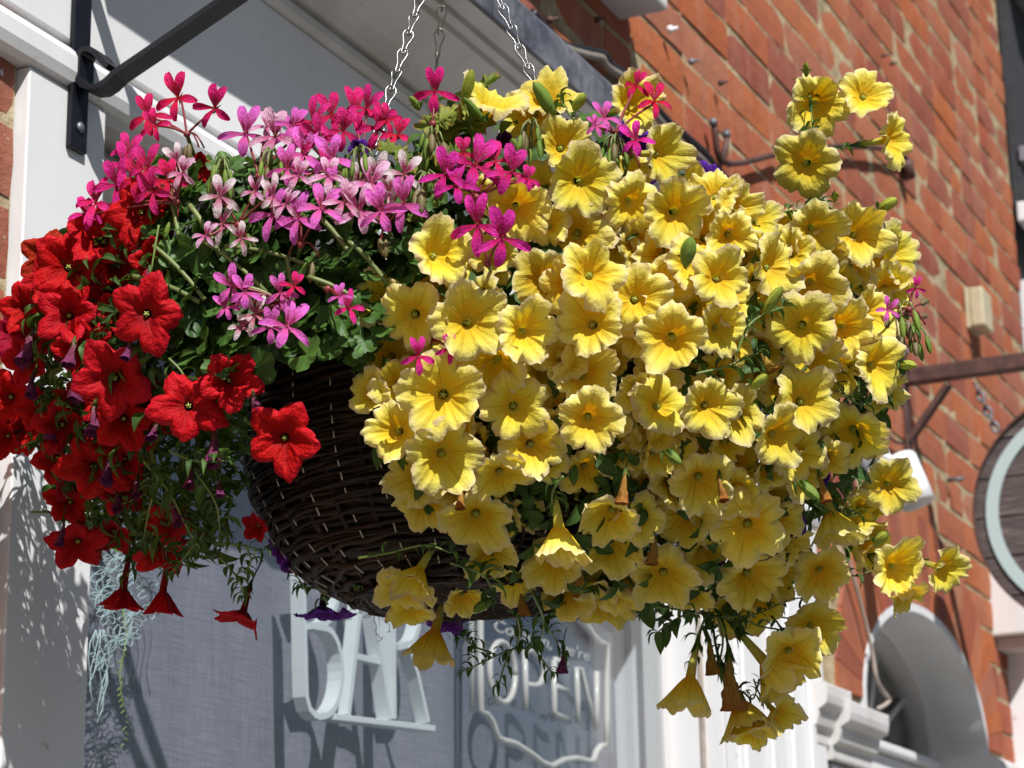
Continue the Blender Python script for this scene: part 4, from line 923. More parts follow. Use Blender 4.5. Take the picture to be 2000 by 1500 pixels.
def D(px, py, layer=0.0):
    e = ((px-930)/920)**2+((py-650)/600)**2
    return DA-.27*math.sqrt(max(0.0, 1-e))+layer
def place(name, me, par, px, py, diam, tx, ty, layer=0.0, spin=None, calyx=True, stigma=True):
    d = D(px, py, layer)+rnd.uniform(-.006, .006); P = Vector(at(px, py, d)); s = diam*.5*d/FPX
    tz = math.sqrt(max(.0, 1-tx*tx-ty*ty)); ax = (Vector(-FW)*tz+Vector(RT)*tx-Vector(UP)*ty).normalized()
    q = ax.to_track_quat('Z', 'Y').to_matrix() @ Matrix.Rotation(rnd.random()*6.28 if spin is None else spin, 3, 'Z')
    o = bpy.data.objects.new(name, me); col.objects.link(o); o.parent = par
    # put the middle of the open mouth (or of the side view) at the point
    P = P+ax*(s*.45*(1-tz))
    o.matrix_local = Matrix.Translation(P-Vector(par.location)) @ q.to_4x4() @ Matrix.Scale(s, 4)
    if calyx:
        c = bpy.data.objects.new('calyx', calx[rnd.randrange(4)]); col.objects.link(c); c.parent = o; tl = me.get('tl', 1.4); b = me.get('bend', 0)
        c.location = (b*max(0, tl-.4)**1.6*.5, 0, -tl-.02)
    if stigma: c = bpy.data.objects.new('stigma', stig); col.objects.link(c); c.parent = o; c.scale = (.7, .7, .9)
    return o
YF = [(955,212,128,.30,-.85,0),(1070,185,128,.08,-.62,0),(1035,225,100,-.35,.1,.03),(1238,200,118,.62,-.25,0),(1292,300,112,.82,.0,.0),(1100,282,112,.25,-.35,0),(1135,352,128,.15,.05,-.01),
(1010,408,118,.05,.05,0),(940,385,80,0,.1,.04),(1235,398,108,.3,.1,0),(1320,412,122,.15,-.05,-.01),(1118,455,128,-.05,.0,.03),(858,495,128,0,0,-.01),(948,532,100,-.2,.35,.03),(1395,375,92,.1,-.45,0),
(1440,405,95,.35,-.45,0),(1480,425,85,.3,-.4,.01),(1428,462,100,.4,.1,0),(1362,368,80,0,-.5,.02),(1058,548,118,-.25,.05,.02),(1158,528,128,.1,-.05,-.02),(1105,560,100,-.2,.1,.01),(1300,500,120,.05,.1,.02),
(1352,515,105,.2,-.1,0),(1408,540,112,.3,.0,-.01),(1242,580,128,.1,.05,-.01),(1510,520,112,.4,.1,0),(1545,490,90,.3,-.3,.02),(1592,450,108,.2,.1,0),(1680,455,122,.15,.05,-.01),(1748,500,118,.5,.1,0),
(1738,568,100,.5,.35,.01),(1600,202,122,.1,.1,0),(1693,182,92,.45,-.2,.01),(1742,272,108,.8,.05,0),(1573,318,124,0,.15,-.01),(738,582,104,-.35,0,.02),(805,615,128,0,0,0),(920,628,136,.05,.0,-.01),
(1030,648,118,.5,.1,0),(1152,632,128,0,.1,-.02),(1312,662,134,.05,.1,-.02),(1408,640,100,.65,.1,0),(1425,585,95,.4,-.2,.01),(1588,560,116,0,.25,0),(1565,640,126,.25,.1,-.01),(1652,640,118,.4,.1,0),(1702,610,105,.5,0,.01),
(1716,712,126,.3,.15,-.02),(1590,705,115,.3,.2,.01),(965,712,128,.0,.15,.02),(1065,722,100,.1,.1,.03),(1140,735,120,.1,-.15,.01),(1100,700,95,-.1,-.2,.02),(864,770,150,0,0,-.01),(782,748,100,-.2,-.15,.02),(722,768,88,-.6,0,.02),
(1005,795,122,.15,.1,0),(1150,822,122,.05,.1,-.02),(1292,788,118,.05,.05,0),(1386,792,112,.2,.1,-.01),(1442,808,112,.45,.05,.01),(1574,780,118,.55,0,0),(1520,852,116,.15,.15,-.01),(1665,852,128,-.1,.55,.02),(772,840,116,-.2,.1,.0),
(870,892,134,0,.05,-.02),(1042,868,120,.25,.2,0),(980,932,116,.2,.35,.0),(1145,920,100,.1,.5,.02),(1370,942,124,0,.25,0),(1240,892,90,.2,.3,.04),(1555,885,105,.2,.3,.03),(812,935,118,-.2,.25,.01),(828,988,100,-.1,.45,.02),
(932,1015,128,.15,.35,-.01),(962,1088,100,.15,.55,.01),(1192,1008,124,0,.45,0),(1195,1072,116,0,.5,.02),(1335,1010,116,.1,.4,.03),(1296,1130,120,-.1,.35,-.01),(1458,1030,136,.05,.35,-.01),(1470,1130,136,.1,.4,0),
(1188,1185,128,.0,.72,0),(790,1145,112,-.25,.45,0),(800,1195,96,-.1,.6,.02),(1740,948,100,.35,.1,0),(1605,1122,104,.2,.25,0),(1755,1112,118,.35,.1,0),(1845,1112,100,.65,.1,0),(1592,1228,104,.45,.35,.01),(1545,1285,118,.3,.35,0),
(1440,905,100,.2,.3,.05),(1615,900,95,.5,.5,.02),(1500,970,110,.3,.5,.05),(1260,960,100,0,.4,.06),(1090,960,90,.2,.5,.06),(1020,1000,85,.3,.6,.04),(1380,1080,100,.3,.5,.05),(1540,1060,90,.5,.4,.03),(1250,480,100,.2,.2,.04),
(1190,700,90,.2,.2,.05),(1480,600,100,.3,0,.03),(1480,560,100,0,-.1,.02),(1540,580,100,.3,.1,.03),(1640,560,100,.4,.1,.03),(1350,870,80,.3,.4,.05),(1480,720,80,.3,.1,.05),(1640,720,100,.5,.3,.03),(1260,440,90,.3,0,.03),(1200,470,90,0,.2,.04),
(905,1170,80,.3,.6,.03),(1430,1190,96,.2,.6,.03),(1700,1070,90,.4,.4,.02),(1770,1160,80,.2,.8,.01),(1520,1400,92,.4,.5,0),(1475,1432,88,-.1,.72,0),(1700,990,90,.2,.6,.02),(1675,1000,100,.5,.4,.02),(845,570,90,-.1,.1,.04),(1290,560,110,.1,-.1,.02),(1370,600,100,.3,.1,.03),(1380,460,105,.1,-.1,.02),(1600,500,100,.2,.1,.03),(1660,520,105,.3,.1,.03),(1500,470,90,.2,-.2,.03)]
for i, (px, py, dm, tx, ty, ly) in enumerate(YF): place('flower', me_y[i % 12] if rnd.random() < .8 else me_y[rnd.randrange(12)], pl_y, px, py, dm*1.15, max(-.8, min(.8, tx+rnd.gauss(0, .17))), ty+rnd.gauss(0, .13)*(1 if abs(ty) < .5 else .2), ly)
for px, py, dm, tx, ty, ly, k in [(1092,1040,95,.05,.93,-.02,0),(848,1240,92,-.22,.93,0,1),(815,1120,84,-.45,.80,-.01,2),(1348,1330,92,-.12,.96,0,0),(1500,1300,104,.6,.72,.01,1),(1450,1385,110,.35,.85,0,2),(1625,1010,90,.2,.9,.0,0),(1660,1035,92,.75,.55,.01,1)]: place('flower', me_yc[k], pl_y, px, py, dm*1.7, tx, ty, ly)
for px, py, dm, tx, ty, ly in [(1425,1345,120,.0,.98,0),(1388,1290,80,.1,.97,0),(1218,960,70,-.1,.95,-.03),(1022,1180,62,0,.97,-.01),(1500,710,60,.5,.8,.02),(1000,1075,70,-.4,.8,.03),(1275,1080,70,0,.95,-.01),(1130,1120,60,.1,.9,0),(1410,960,60,.1,.9,-.02),(900,980,56,0,.9,-.01),(1610,960,64,.2,.9,-.01)]: place('withered_flower', me_wb[rnd.randrange(2)], pl_y, px, py, dm*1.3, tx, ty, ly, stigma=False)
RF = [(270,408,140,.0,-.2,.0),(195,462,125,-.05,-.35,.01),(135,517,142,0,-.05,-.01),(88,550,100,-.3,-.2,.02),(42,600,112,-.35,0,.01),(130,612,122,0,0,0),(278,615,150,.05,.05,-.02),(163,680,112,.05,.15,.01),(215,740,150,0,.05,-.02),
(50,700,100,-.2,.1,.03),(12,780,112,-.3,.05,.01),(8,855,90,-.3,.4,.02),(368,788,146,0,.0,-.02),(452,742,118,.45,-.05,.0),(550,860,142,.08,.05,-.02),(240,822,118,.1,.1,0),(120,835,118,-.2,.25,.01),(108,900,90,-.2,.4,.02),(178,920,140,0,.2,-.01),
(130,985,95,-.2,.3,.01),(150,1068,112,-.25,.55,0),(218,1045,90,0,.5,.02),(312,1082,122,0,.45,.01),(475,1195,112,0,.90,0),(330,1030,100,.1,.5,.03),(500,1030,60,-.4,.3,.05),(235,520,90,.2,0,.04),(310,430,90,.2,0,.04),(215,570,90,.1,.1,.05),(70,650,100,-.2,.1,.04),(190,860,100,0,.2,.05),(390,330,60,.2,-.2,.06),(180,640,100,0,0,.05),(70,800,90,-.2,.2,.04)]
for i, (px, py, dm, tx, ty, ly) in enumerate(RF): place('flower', me_r[i % 6], pl_r, px, py, dm*1.0, max(-.8, min(.8, tx+rnd.gauss(0, .15))), ty+rnd.gauss(0, .12)*(1 if abs(ty) < .5 else .15), ly)
def inpoly(x, y, poly):
    c = False; j = len(poly)-1
    for i in range(len(poly)):
        (xi, yi), (xj, yj) = poly[i], poly[j]
        if (yi > y) != (yj > y) and x < (xj-xi)*(y-yi)/(yj-yi)+xi: c = not c
        j = i
    return c
def fillers(par, poly, n, meshes, taken, dmin, dr, lr, cx, cy):
    got = []; k = 0; xs_ = [p[0] for p in poly]; ys_ = [p[1] for p in poly]
    while len(got) < n and k < 9000:
        k += 1; x, y = rnd.uniform(min(xs_), max(xs_)), rnd.uniform(min(ys_), max(ys_))
        if not inpoly(x, y, poly): continue
        if any(math.hypot(x-q[0], y-q[1]) < dmin*(.8 if i_ < len(taken) else 1) for i_, q in enumerate(taken+got)): continue
        got.append((x, y)); tx = (x-cx)/900+rnd.uniform(-.4, .4); ty = (y-cy)/900+rnd.uniform(-.35, .35); L = math.hypot(tx, ty)
        if L > .85: tx, ty = tx/L*.85, ty/L*.85
        place('flower', meshes[rnd.randrange(len(meshes))], par, x, y, rnd.uniform(*dr), tx, ty, rnd.uniform(*lr))
fillers(pl_y, [(900,430),(1100,330),(1320,350),(1500,430),(1740,470),(1760,560),(1740,720),(1680,880),(1600,950),(1500,960),(1200,860),(1000,880),(800,900),(740,780),(720,600),(860,560)], 50, me_y, [(f[0], f[1]) for f in YF], 46, (92, 124), (.018, .05), 1150, 680)
fillers(pl_y, [(800,960),(960,1120),(1180,1200),(1350,1190),(1520,1190),(1620,1060),(1620,900),(1400,860),(1100,880),(900,900)], 20, me_y, [(f[0], f[1]) for f in YF], 44, (96, 126), (.008, .04), 1150, 760)
fillers(pl_r, [(10,600),(60,500),(180,430),(330,440),(330,640),(300,760),(280,960),(200,1040),(100,1000),(40,860)], 15, me_c+me_r, [(f[0], f[1]) for f in RF], 52, (84, 108), (.02, .05), 260, 680)
for px, py, dm, tx, ty, ly, k in [(240,1155,84,-.1,.97,0,0),(318,1160,78,-.05,.97,0,1)]: place('flower', me_rc[k], pl_r, px, py, dm*1.55, tx, ty, ly)
for px, py, dm, tx, ty in [(208,925,66,-.2,.8),(148,765,66,-.1,.85),(48,690,80,-.2,.75),(180,830,66,0,.8),(417,885,80,.1,.85),(265,960,50,0,.7),(345,1005,66,.4,.7),(300,850,46,0,.5),(247,690,44,-.1,.8),(500,800,60,.2,.6),(95,850,60,0,.8),(140,700,56,0,.8),(60,760,56,-.1,.8),(230,985,50,0,.8),(120,1050,50,0,.9),(290,540,40,.1,.5),(372,940,56,.1,.8),(430,960,40,.1,.8)]: place('withered_flower', me_w[rnd.randrange(3)], pl_r, px, py, dm*1.5, tx, ty, -.014, stigma=False)
VF = [(545,1070,66,-.6,.3,.10),(562,1098,50,-.3,.4,.10),(630,1192,118,-.05,.93,.12),(1235,270,74,0,-.1,.06),(1255,335,60,.1,0,.07),(1378,338,72,.1,-.5,.05),(1602,932,50,.3,.3,.05),(1552,1028,50,.3,.2,.05),(1222,1110,60,0,.3,.08),(1385,1095,70,0,.2,.08),(870,1212,84,0,.8,.14),(985,272,36,0,0,.05),(1465,860,46,0,0,.06),(1148,420,44,0,0,.06),(1200,1205,50,0,.8,.06),(700,290,40,0,0,.1)]
for i, (px, py, dm, tx, ty, ly) in enumerate(VF): place('flower', me_v[i % 3], pl_v, px, py, dm, tx, ty, ly)
place('withered_flower', me_w[1], pl_v, 1100, 1295, 74, 0, .97, .0, stigma=False)

# geranium heads: hub, then florets with buds on pedicels
def tubeobj(name, pts, r, mat, par, n=6):
    mb = MB(); mb.tube(pts, r, n); return mb.build(name, mat, par)
def curve3(p, q, sag=.0, n=6, side=(0, 0, 0)):
    p, q = Vector(p), Vector(q); return [p.lerp(q, k/n)+(Vector((0, 0, 1))*sag+Vector(side))*math.sin(math.pi*k/n) for k in range(n+1)]
def head(par, hub, fl, root=None, layer=-.005, buds=0):
    dh = D(hub[0], hub[1], layer+.012); H = Vector(at(hub[0], hub[1], dh)); mb = MB(); mb.lathe([(.0012, -.003), (.003, -.001), (.0032, .001), (.001, .003)], Matrix.Translation(H), 7)
    lst = []
    for px, py, dm, ct in fl:
        d = D(px, py, layer)+rnd.uniform(-.012, .006); P = Vector(at(px, py, d)); s = dm*.61*d/FPX
        tx, ty = rnd.uniform(-.35, .35), rnd.uniform(-.45, .0); tz = math.sqrt(1-tx*tx-ty*ty); ax = (Vector(-FW)*tz+Vector(RT)*tx-Vector(UP)*ty).normalized()
        up = Vector(UP); yv = (up-ax*up.dot(ax)).normalized(); xv = yv.cross(ax); M = Matrix((xv, yv, ax)).transposed() @ Matrix.Rotation(rnd.uniform(-.45, .45), 3, 'Z')
        lst.append((P, M, s, ct)); mb.tube(curve3(H, P-ax*s*.15, .002, 5), .0011, 5)
    for k in range(buds):
        a = rnd.uniform(-2.6, -.5); L = rnd.uniform(.010, .02); e = H+Vector(RT)*math.cos(a)*L+Vector(UP)*math.sin(a)*L; pts = curve3(H, e, .006, 5); mb.tube(pts, .0008, 5)
    me = mb.mesh('flower_head', M_STEMR); ho = link('flower_head', me, par, loc=tuple(-Vector(par.location)))
    # move origin to the hub
    for v in me.vertices: v.co -= H
    ho.location = H-Vector(par.location)
    for P, M, s, ct in lst:
        o = bpy.data.objects.new('floret', me_f[ct][rnd.randrange(4)]); col.objects.link(o); o.parent = ho; o.matrix_local = Matrix.Translation(P-H) @ M.to_4x4() @ Matrix.Scale(s, 4)
    for k in range(buds):
        o = bpy.data.objects.new('bud', me_budr if rnd.random() < .5 else me_budg); col.objects.link(o); o.parent = ho; a = rnd.uniform(-2.4, -.7); L = rnd.uniform(.008, .018)
        e = Vector(RT)*math.cos(a)*L+Vector(UP)*math.sin(a)*L; o.matrix_local = Matrix.Translation(e) @ Vector((rnd.uniform(-.3, .3), rnd.uniform(-.3, .3), -1)).to_track_quat('Z', 'Y').to_matrix().to_4x4() @ Matrix.Scale(rnd.uniform(.011, .017), 4)
    if root is None: root = (hub[0]+rnd.uniform(-30, 60), hub[1]+rnd.uniform(110, 160))
    R_ = at(root[0], root[1], D(*root, .10)); tubeobj('peduncle', curve3(H, R_, 0, 7, Vector(RT)*rnd.uniform(-.006, .006)), .0017, M_STEMB if rnd.random() < .6 else M_STEM, par)
HG = [((365,262),[(292,228,78,'c'),(350,192,88,'c'),(422,212,80,'c'),(305,245,60,'c')],(405,350),2),
((345,395),[(290,332,80,'h'),(243,325,76,'h'),(228,362,84,'h'),(190,398,80,'h'),(330,352,72,'c'),(358,338,60,'p'),(300,375,74,'h'),(165,420,66,'h'),(270,350,70,'c'),(345,315,60,'w'),(250,300,66,'h')],(400,480),1),
((505,345),[(480,262,90,'l'),(540,268,92,'p'),(577,262,76,'l'),(520,250,60,'p')],(480,430),2),((650,335),[(612,240,82,'h'),(573,247,62,'l'),(597,302,88,'l'),(652,312,84,'l'),(562,328,72,'l'),(625,275,80,'h'),(640,345,70,'p'),(585,345,60,'p')],None,3),
((708,302),[(647,227,80,'c'),(692,222,92,'c'),(738,252,78,'c'),(716,212,74,'h'),(779,266,66,'c'),(670,255,80,'h'),(755,235,60,'c')],None,2),
((755,440),[(725,362,88,'p'),(700,412,88,'p'),(737,345,76,'w'),(745,412,84,'l'),(790,400,100,'l'),(790,342,78,'w'),(702,362,74,'w'),(672,395,70,'p'),(765,375,70,'w')],(780,560),2),
((588,478),[(536,420,96,'l'),(585,428,96,'l'),(627,410,84,'l'),(560,400,60,'p')],(570,560),2),((465,440),[(430,385,74,'w'),(437,438,70,'w'),(532,382,66,'w'),(470,465,56,'w'),(403,462,54,'p'),(500,375,54,'p')],(500,560),2),
((560,590),[(455,560,70,'l'),(480,572,64,'l'),(500,615,68,'w'),(528,638,66,'l'),(560,640,92,'l'),(548,572,66,'l'),(440,600,50,'l'),(470,640,50,'w'),(575,560,50,'c')],(640,520),0),((640,565),[(682,602,56,'h'),(665,580,44,'l')],(600,540),0)]
for hub, fl, root, nb_ in HG: head(pl_g, hub, fl, root, .15 if hub == (708, 302) else -.012, nb_)
HM = [((930,385),[(925,325,108,'m'),(870,342,86,'m'),(1000,338,88,'m'),(967,318,66,'h'),(892,365,76,'m'),(905,300,60,'h'),(1030,350,50,'h')],(930,460),1),((952,515),[(935,440,108,'m'),(980,465,100,'m')],(990,560),0),((845,242),[(850,178,82,'c')],(842,300),2),
((1200,262),[(1180,232,60,'l'),(1242,168,56,'c'),(1277,200,66,'c'),(1163,248,44,'l')],None,1),((1228,300),[(1243,275,66,'m')],None,1),((1775,605),[(1787,563,38,'m'),(1733,605,44,'l')],(1690,560),4),((842,665),[(815,695,66,'m'),(876,680,54,'m')],None,0)]
for hub, fl, root, nb_ in HM: head(pl_m, hub, fl, root, -.02 if hub[1] < 600 or hub[0] > 1500 else .0, nb_)
# drooping bud clusters
def budhead(par, px, py, n=9, sz=.016, layer=-.02, root=None):
    d = D(px, py, layer); H = Vector(at(px, py, d)); ho = bpy.data.objects.new('bud_cluster', None)
    mb = MB(); ends = []
    for k in range(n):
        a = 2*math.pi*k/n+rnd.random(); r_ = rnd.uniform(.006, .013); e = H+Vector((math.cos(a)*r_, math.sin(a)*r_, -rnd.uniform(.004, .016))); ends.append(e); mb.tube([H, H.lerp(e, .35)+Vector((0, 0, .007)), H.lerp(e, .75)+Vector((0, 0, .006)), e], .0008, 5)
    me = mb.mesh('bud_cluster', M_STEMB)
    for v in me.vertices: v.co -= H
    ho = link('bud_cluster', me, par, loc=tuple(H-Vector(par.location)))
    for e in ends:
        o = bpy.data.objects.new('bud', me_budg if rnd.random() < .7 else me_budr); col.objects.link(o); o.parent = ho; dr_ = Vector(((e-H).x*15, (e-H).y*15, -1)).normalized()
        o.matrix_local = Matrix.Translation(e-H) @ dr_.to_track_quat('Z', 'Y').to_matrix().to_4x4() @ Matrix.Scale(sz*rnd.uniform(.8, 1.15), 4)
    R_ = at(root[0], root[1], D(*root, .08)) if root else at(px+rnd.uniform(-10, 20), py+110, D(px, py+110, .08)); tubeobj('peduncle', curve3(H, R_, 0, 6), .0016, M_STEMB, par)
for a in [(435,318,9,.018),(700,298,9,.015),(530,298,6,.012)]: budhead(pl_g, a[0], a[1], a[2], a[3])
for a in [(833,345,9,.018),(1038,245,8,.016),(1205,275,6,.014),(843,262,6,.02)]: budhead(pl_m, a[0], a[1], a[2], a[3])
budhead(pl_m, 1778, 642, 6, .016, -.01, (1740, 600)); budhead(pl_m, 1757, 600, 4, .018, -.01, (1700, 590))
mbs = [((1760, 612), (1815, 585)), ((1762, 615), (1808, 618))]
for a, b in mbs:
    A_, B_ = Vector(at(*a, D(*a))), Vector(at(*b, D(*b))); tubeobj('pedicel', [A_, A_.lerp(B_, .7)], .0011, M_STEMR, pl_m)
    o = link('bud', me_budr, pl_m); o.matrix_local = Matrix.Translation(A_.lerp(B_, .68)-Vector(pl_m.location)) @ (B_-A_).to_track_quat('Z', 'Y').to_matrix().to_4x4() @ Matrix.Scale(.017, 4)
# petunia buds: base, tip
for (a, b, w_, par, me_) in [((905,205),(922,135),26,pl_y,me_bud),((1083,225),(1042,160),28,pl_y,me_budg),((1120,215),(1142,182),24,pl_y,me_bud),((1715,412),(1752,388),26,pl_y,me_bud),((1575,150),(1574,122),14,pl_y,me_bud),((1492,612),(1527,560),26,pl_y,me_bud),((1755,712),(1790,714),22,pl_y,me_bud),
    ((1708,1065),(1732,1040),24,pl_y,me_bud),((1468,758),(1498,732),22,pl_y,me_bud),((1338,520),(1350,462),30,pl_y,me_budg),((1300,880),(1330,905),20,pl_y,me_budg),((1630,395),(1634,375),12,pl_y,me_bud),((1010,305),(1000,270),16,pl_y,me_budg),((820,215),(800,188),14,pl_m,me_budg),((950,240),(905,190),14,pl_y,me_budg),
    ((960,1170),(925,1195),20,pl_y,me_budg),((700,1150),(690,1150),4,pl_y,me_budg),((1560,940),(1600,975),22,pl_y,me_budg)]:
    d = D(*a, -.025); A_, B_ = Vector(at(*a, d)), Vector(at(*b, d-.01)); L = (B_-A_).length
    o = link('bud', me_, par); o.matrix_local = Matrix.Translation(A_-Vector(par.location)) @ (B_-A_).to_track_quat('Z', 'Y').to_matrix().to_4x4() @ Matrix.Diagonal((w_*d/FPX/.28, w_*d/FPX/.28, L, 1))
    for k in range(4):
        a2 = 1.57*k; l = link('leaf', me_ls[k % 3], par); dv = ((B_-A_).normalized()*.7+Vector(RT)*math.cos(a2)*.6+Vector(-FW)*math.sin(a2)*.6).normalized(); l.matrix_local = Matrix.Translation(A_-Vector(par.location)) @ dv.to_track_quat('Y', 'Z').to_matrix().to_4x4() @ Matrix.Scale(.009+w_*.00012, 4)

# ---------------------------------------------------------------- foliage
def inpoly(x, y, poly):
    c = False; j = len(poly)-1
    for i in range(len(poly)):
        (xi, yi), (xj, yj) = poly[i], poly[j]
        if (yi > y) != (yj > y) and x < (xj-xi)*(y-yi)/(yj-yi)+xi: c = not c
        j = i
    return c
P_RIGHT = [(820,400),(830,260),(880,210),(1000,215),(1130,215),(1190,270),(1300,330),(1400,365),(1480,415),(1560,455),(1700,480),(1750,600),(1735,740),(1690,860),(1640,960),(1590,1050),(1530,1140),(1470,1200),(1350,1185),(1250,1190),(1150,1170),(1060,1200),(1000,1150),(900,1060),(840,980),(780,900),(740,850),(740,700),(760,600),(850,520)]
P_GER = [(230,350),(300,320),(420,320),(520,310),(640,335),(760,335),(850,280),(850,520),(760,620),(745,700),(640,725),(560,690),(470,740),(380,720),(330,620),(300,500)]
P_RED = [(210,430),(310,500),(340,620),(380,720),(480,750),(500,830),(470,930),(450,1010),(430,1085),(330,1090),(210,1060),(120,970),(80,850),(60,700),(70,600),(130,480)]
P_BASK = [(585,720),(735,720),(735,880),(770,960),(860,1050),(1000,1120),(1090,1150),(1090,1205),(700,1205),(545,1060),(492,950),(600,925),(620,850)]
ctr = Vector(at(930, 700, DA+.02))
def scatter(par, poly, n, meshes, mat, lmin, lmax, deep, maxobj, name='leaf', droop=.5, front=0.0):
    objs = 0; sv, sf, su, st = [], [], [], []; xs_ = [p[0] for p in poly]; ys_ = [p[1] for p in poly]; pts = []
    while len(pts) < n:
        x, y = rnd.uniform(min(xs_), max(xs_)), rnd.uniform(min(ys_), max(ys_))
        if not inpoly(x, y, poly) or inpoly(x, y, P_BASK): continue
        pts.append((rnd.random()**1.2*deep-front, x, y))
    pts.sort()
    for ly, x, y in pts:
        d = D(x, y, .036+ly); P = Vector(at(x, y, d)); out = (P-ctr).normalized(); out = (out+Vector((rnd.gauss(0, .35), rnd.gauss(0, .35), rnd.gauss(.35, .3)))).normalized()
        dirv = Vector((rnd.gauss(0, 1), rnd.gauss(0, 1), rnd.gauss(-droop, .7))); dirv = (dirv-out*dirv.dot(out)*.8+out*.15).normalized(); X = dirv.cross(out).normalized(); Z = X.cross(dirv)
        M = Matrix((X, dirv, Z)).transposed(); s = rnd.uniform(lmin, lmax); me = meshes[rnd.randrange(len(meshes))]; M4 = Matrix.Translation(P-Vector(par.location)) @ M.to_4x4() @ Matrix.Scale(s, 4)
        if objs < maxobj: o = bpy.data.objects.new(name, me); col.objects.link(o); o.parent = par; o.matrix_local = M4; objs += 1
        else:
            n0 = len(sv); sv += [tuple(M4 @ v.co) for v in me.vertices]; sf += [tuple(i+n0 for i in p.vertices) for p in me.polygons]; st += [rnd.random()]*len(me.vertices)
            uu = me.uv_layers[0].data; su += [c for l in uu for c in l.uv]
    if sv:
        me = bpy.data.meshes.new('leaves'); me.from_pydata(sv, [], sf); me.uv_layers.new(name='uv').data.foreach_set('uv', su); me.attributes.new('tone', 'FLOAT', 'POINT').data.foreach_set('value', st); me.materials.append(mat); smooth(me); tag(link('leaves', me, par), kind='stuff')
scatter(pl_y, P_RIGHT, 2300, me_lp+me_ls[:1], M_LEAFP, .020, .034, .22, 260)
scatter(pl_y, [(790,870),(900,850),(1250,870),(1280,1170),(1100,1190),(1000,1180),(930,1120),(850,1020)], 120, me_lp, M_LEAFP, .016, .026, .035, 30, front=.018)
scatter(pl_g, P_GER, 760, me_lg, M_LEAFG, .009, .018, .12, 290, droop=.2, front=.026)
scatter(pl_r, P_RED, 1700, me_lp[:2]+me_ls*2, M_LEAFP, .014, .028, .16, 270, front=.022)
for px, py, s, ly in [(905,250,.040,.02),(860,240,.030,.01),(930,215,.030,.03),(890,300,.034,.015),(840,330,.026,.02),(950,165,.020,.02),(800,420,.02,.02),(770,300,.022,.03)]:
    d = D(px, py, ly); P = Vector(at(px, py, d)); out = (Vector(-FW)*.6+Vector((0, 0, .7))+Vector(RT)*rnd.uniform(-.4, .4)).normalized(); dv = (Vector(RT)*rnd.uniform(-1, 1)+Vector((0, 0, rnd.uniform(.2, 1)))).normalized(); dv = (dv-out*dv.dot(out)).normalized(); X = dv.cross(out)
    o = link('leaf', me_lb[rnd.randrange(3)], pl_b); o.matrix_local = Matrix.Translation(P-Vector(pl_b.location)) @ Matrix((X, dv, out)).transposed().to_4x4() @ Matrix.Scale(s*.8, 4)
tubeobj('stem', curve3(soilp, at(900, 280, D(900, 280, .05)), 0, 6), .003, M_STEMB, pl_b)
# stems of the geranium seen between leaves
for a, b, r_ in [((300,480),(400,585),.002),((370,400),(430,500),.0022),((395,470),(520,570),.0018),((260,540),(390,590),.0022),((620,420),(700,520),.0022),((680,470),(760,560),.002),((560,500),(580,640),.0016),((480,560),(560,600),.0016),((330,370),(350,470),.002),((440,480),(610,520),.0016),((600,540),(720,600),.0019)]:
    A_, B_ = at(*a, D(*a, .002)), at(*b, D(*b, .016)); tubeobj('stem', curve3(A_, B_, .003, 6), r_, M_STEMB, pl_g)

# trailing stems with small leaves
def trail(par, pts, ly=0.0, r_=.0011, step=16, ls=(.009, .016), meshes=None, skip0=0, tipbud=False):
    P = [Vector(at(x, y, D(x, y, ly))) for x, y in pts]; out = []
    for i in range(len(P)-1):
        p0, p1, p2, p3 = P[max(i-1, 0)], P[i], P[i+1], P[min(i+2, len(P)-1)]
        for k in range(6):
            t = k/6; out.append(.5*((2*p1)+(-p0+p2)*t+(2*p0-5*p1+4*p2-p3)*t*t+(-p0+3*p1-3*p2+p3)*t**3))
    out.append(P[-1]); tubeobj('stem', out, [r_*(1-.45*k/len(out)) for k in range(len(out))], M_STEM, par)
    acc = 0; ms = meshes or (me_ls+me_lp[:1])
    for i in range(1, len(out)):
        acc += (out[i]-out[i-1]).length
        if acc > step*.00045 and i > skip0:
            acc = 0; t = (out[i]-out[i-1]).normalized()
            for q_ in range(rnd.choice((1, 2, 2))):
                sd_ = t.orthogonal().normalized(); sd_.rotate(Matrix.Rotation(rnd.random()*6.28, 3, t)); dv = (t*.6+sd_).normalized(); o = link('leaf', ms[rnd.randrange(len(ms))], par); o.matrix_local = Matrix.Translation(out[i]-Vector(par.location)) @ dv.to_track_quat('Y', 'Z').to_matrix().to_4x4() @ Matrix.Scale(rnd.uniform(*ls), 4)
    for k in range(5):
        t = (out[-1]-out[-2]).normalized(); dv = (t+Vector((rnd.gauss(0, .5), rnd.gauss(0, .5), rnd.gauss(0, .5)))).normalized(); o = link('leaf', me_ls[k % 3], par); o.matrix_local = Matrix.Translation(out[-1]-Vector(par.location)) @ dv.to_track_quat('Y', 'Z').to_matrix().to_4x4() @ Matrix.Scale(rnd.uniform(.008, .014), 4)
trail(pl_v, [(1040,1160),(1062,1215),(1045,1262),(1000,1268),(950,1290),(912,1308)], -.0, step=13, ls=(.010, .018), meshes=me_lp[:3]+me_ls[:1])
trail(pl_v, [(1000,1268),(985,1300),(975,1335)], 0, step=14); trail(pl_v, [(1040,1262),(1060,1290),(1075,1310)], 0, step=16); trail(pl_v, [(960,1275),(925,1262),(905,1245)], 0, step=16)
trail(pl_v, [(1062,1215),(1085,1250),(1095,1275)], 0, step=20); trail(pl_v, [(1010,1262),(1015,1235),(1010,1205)], 0, step=16)
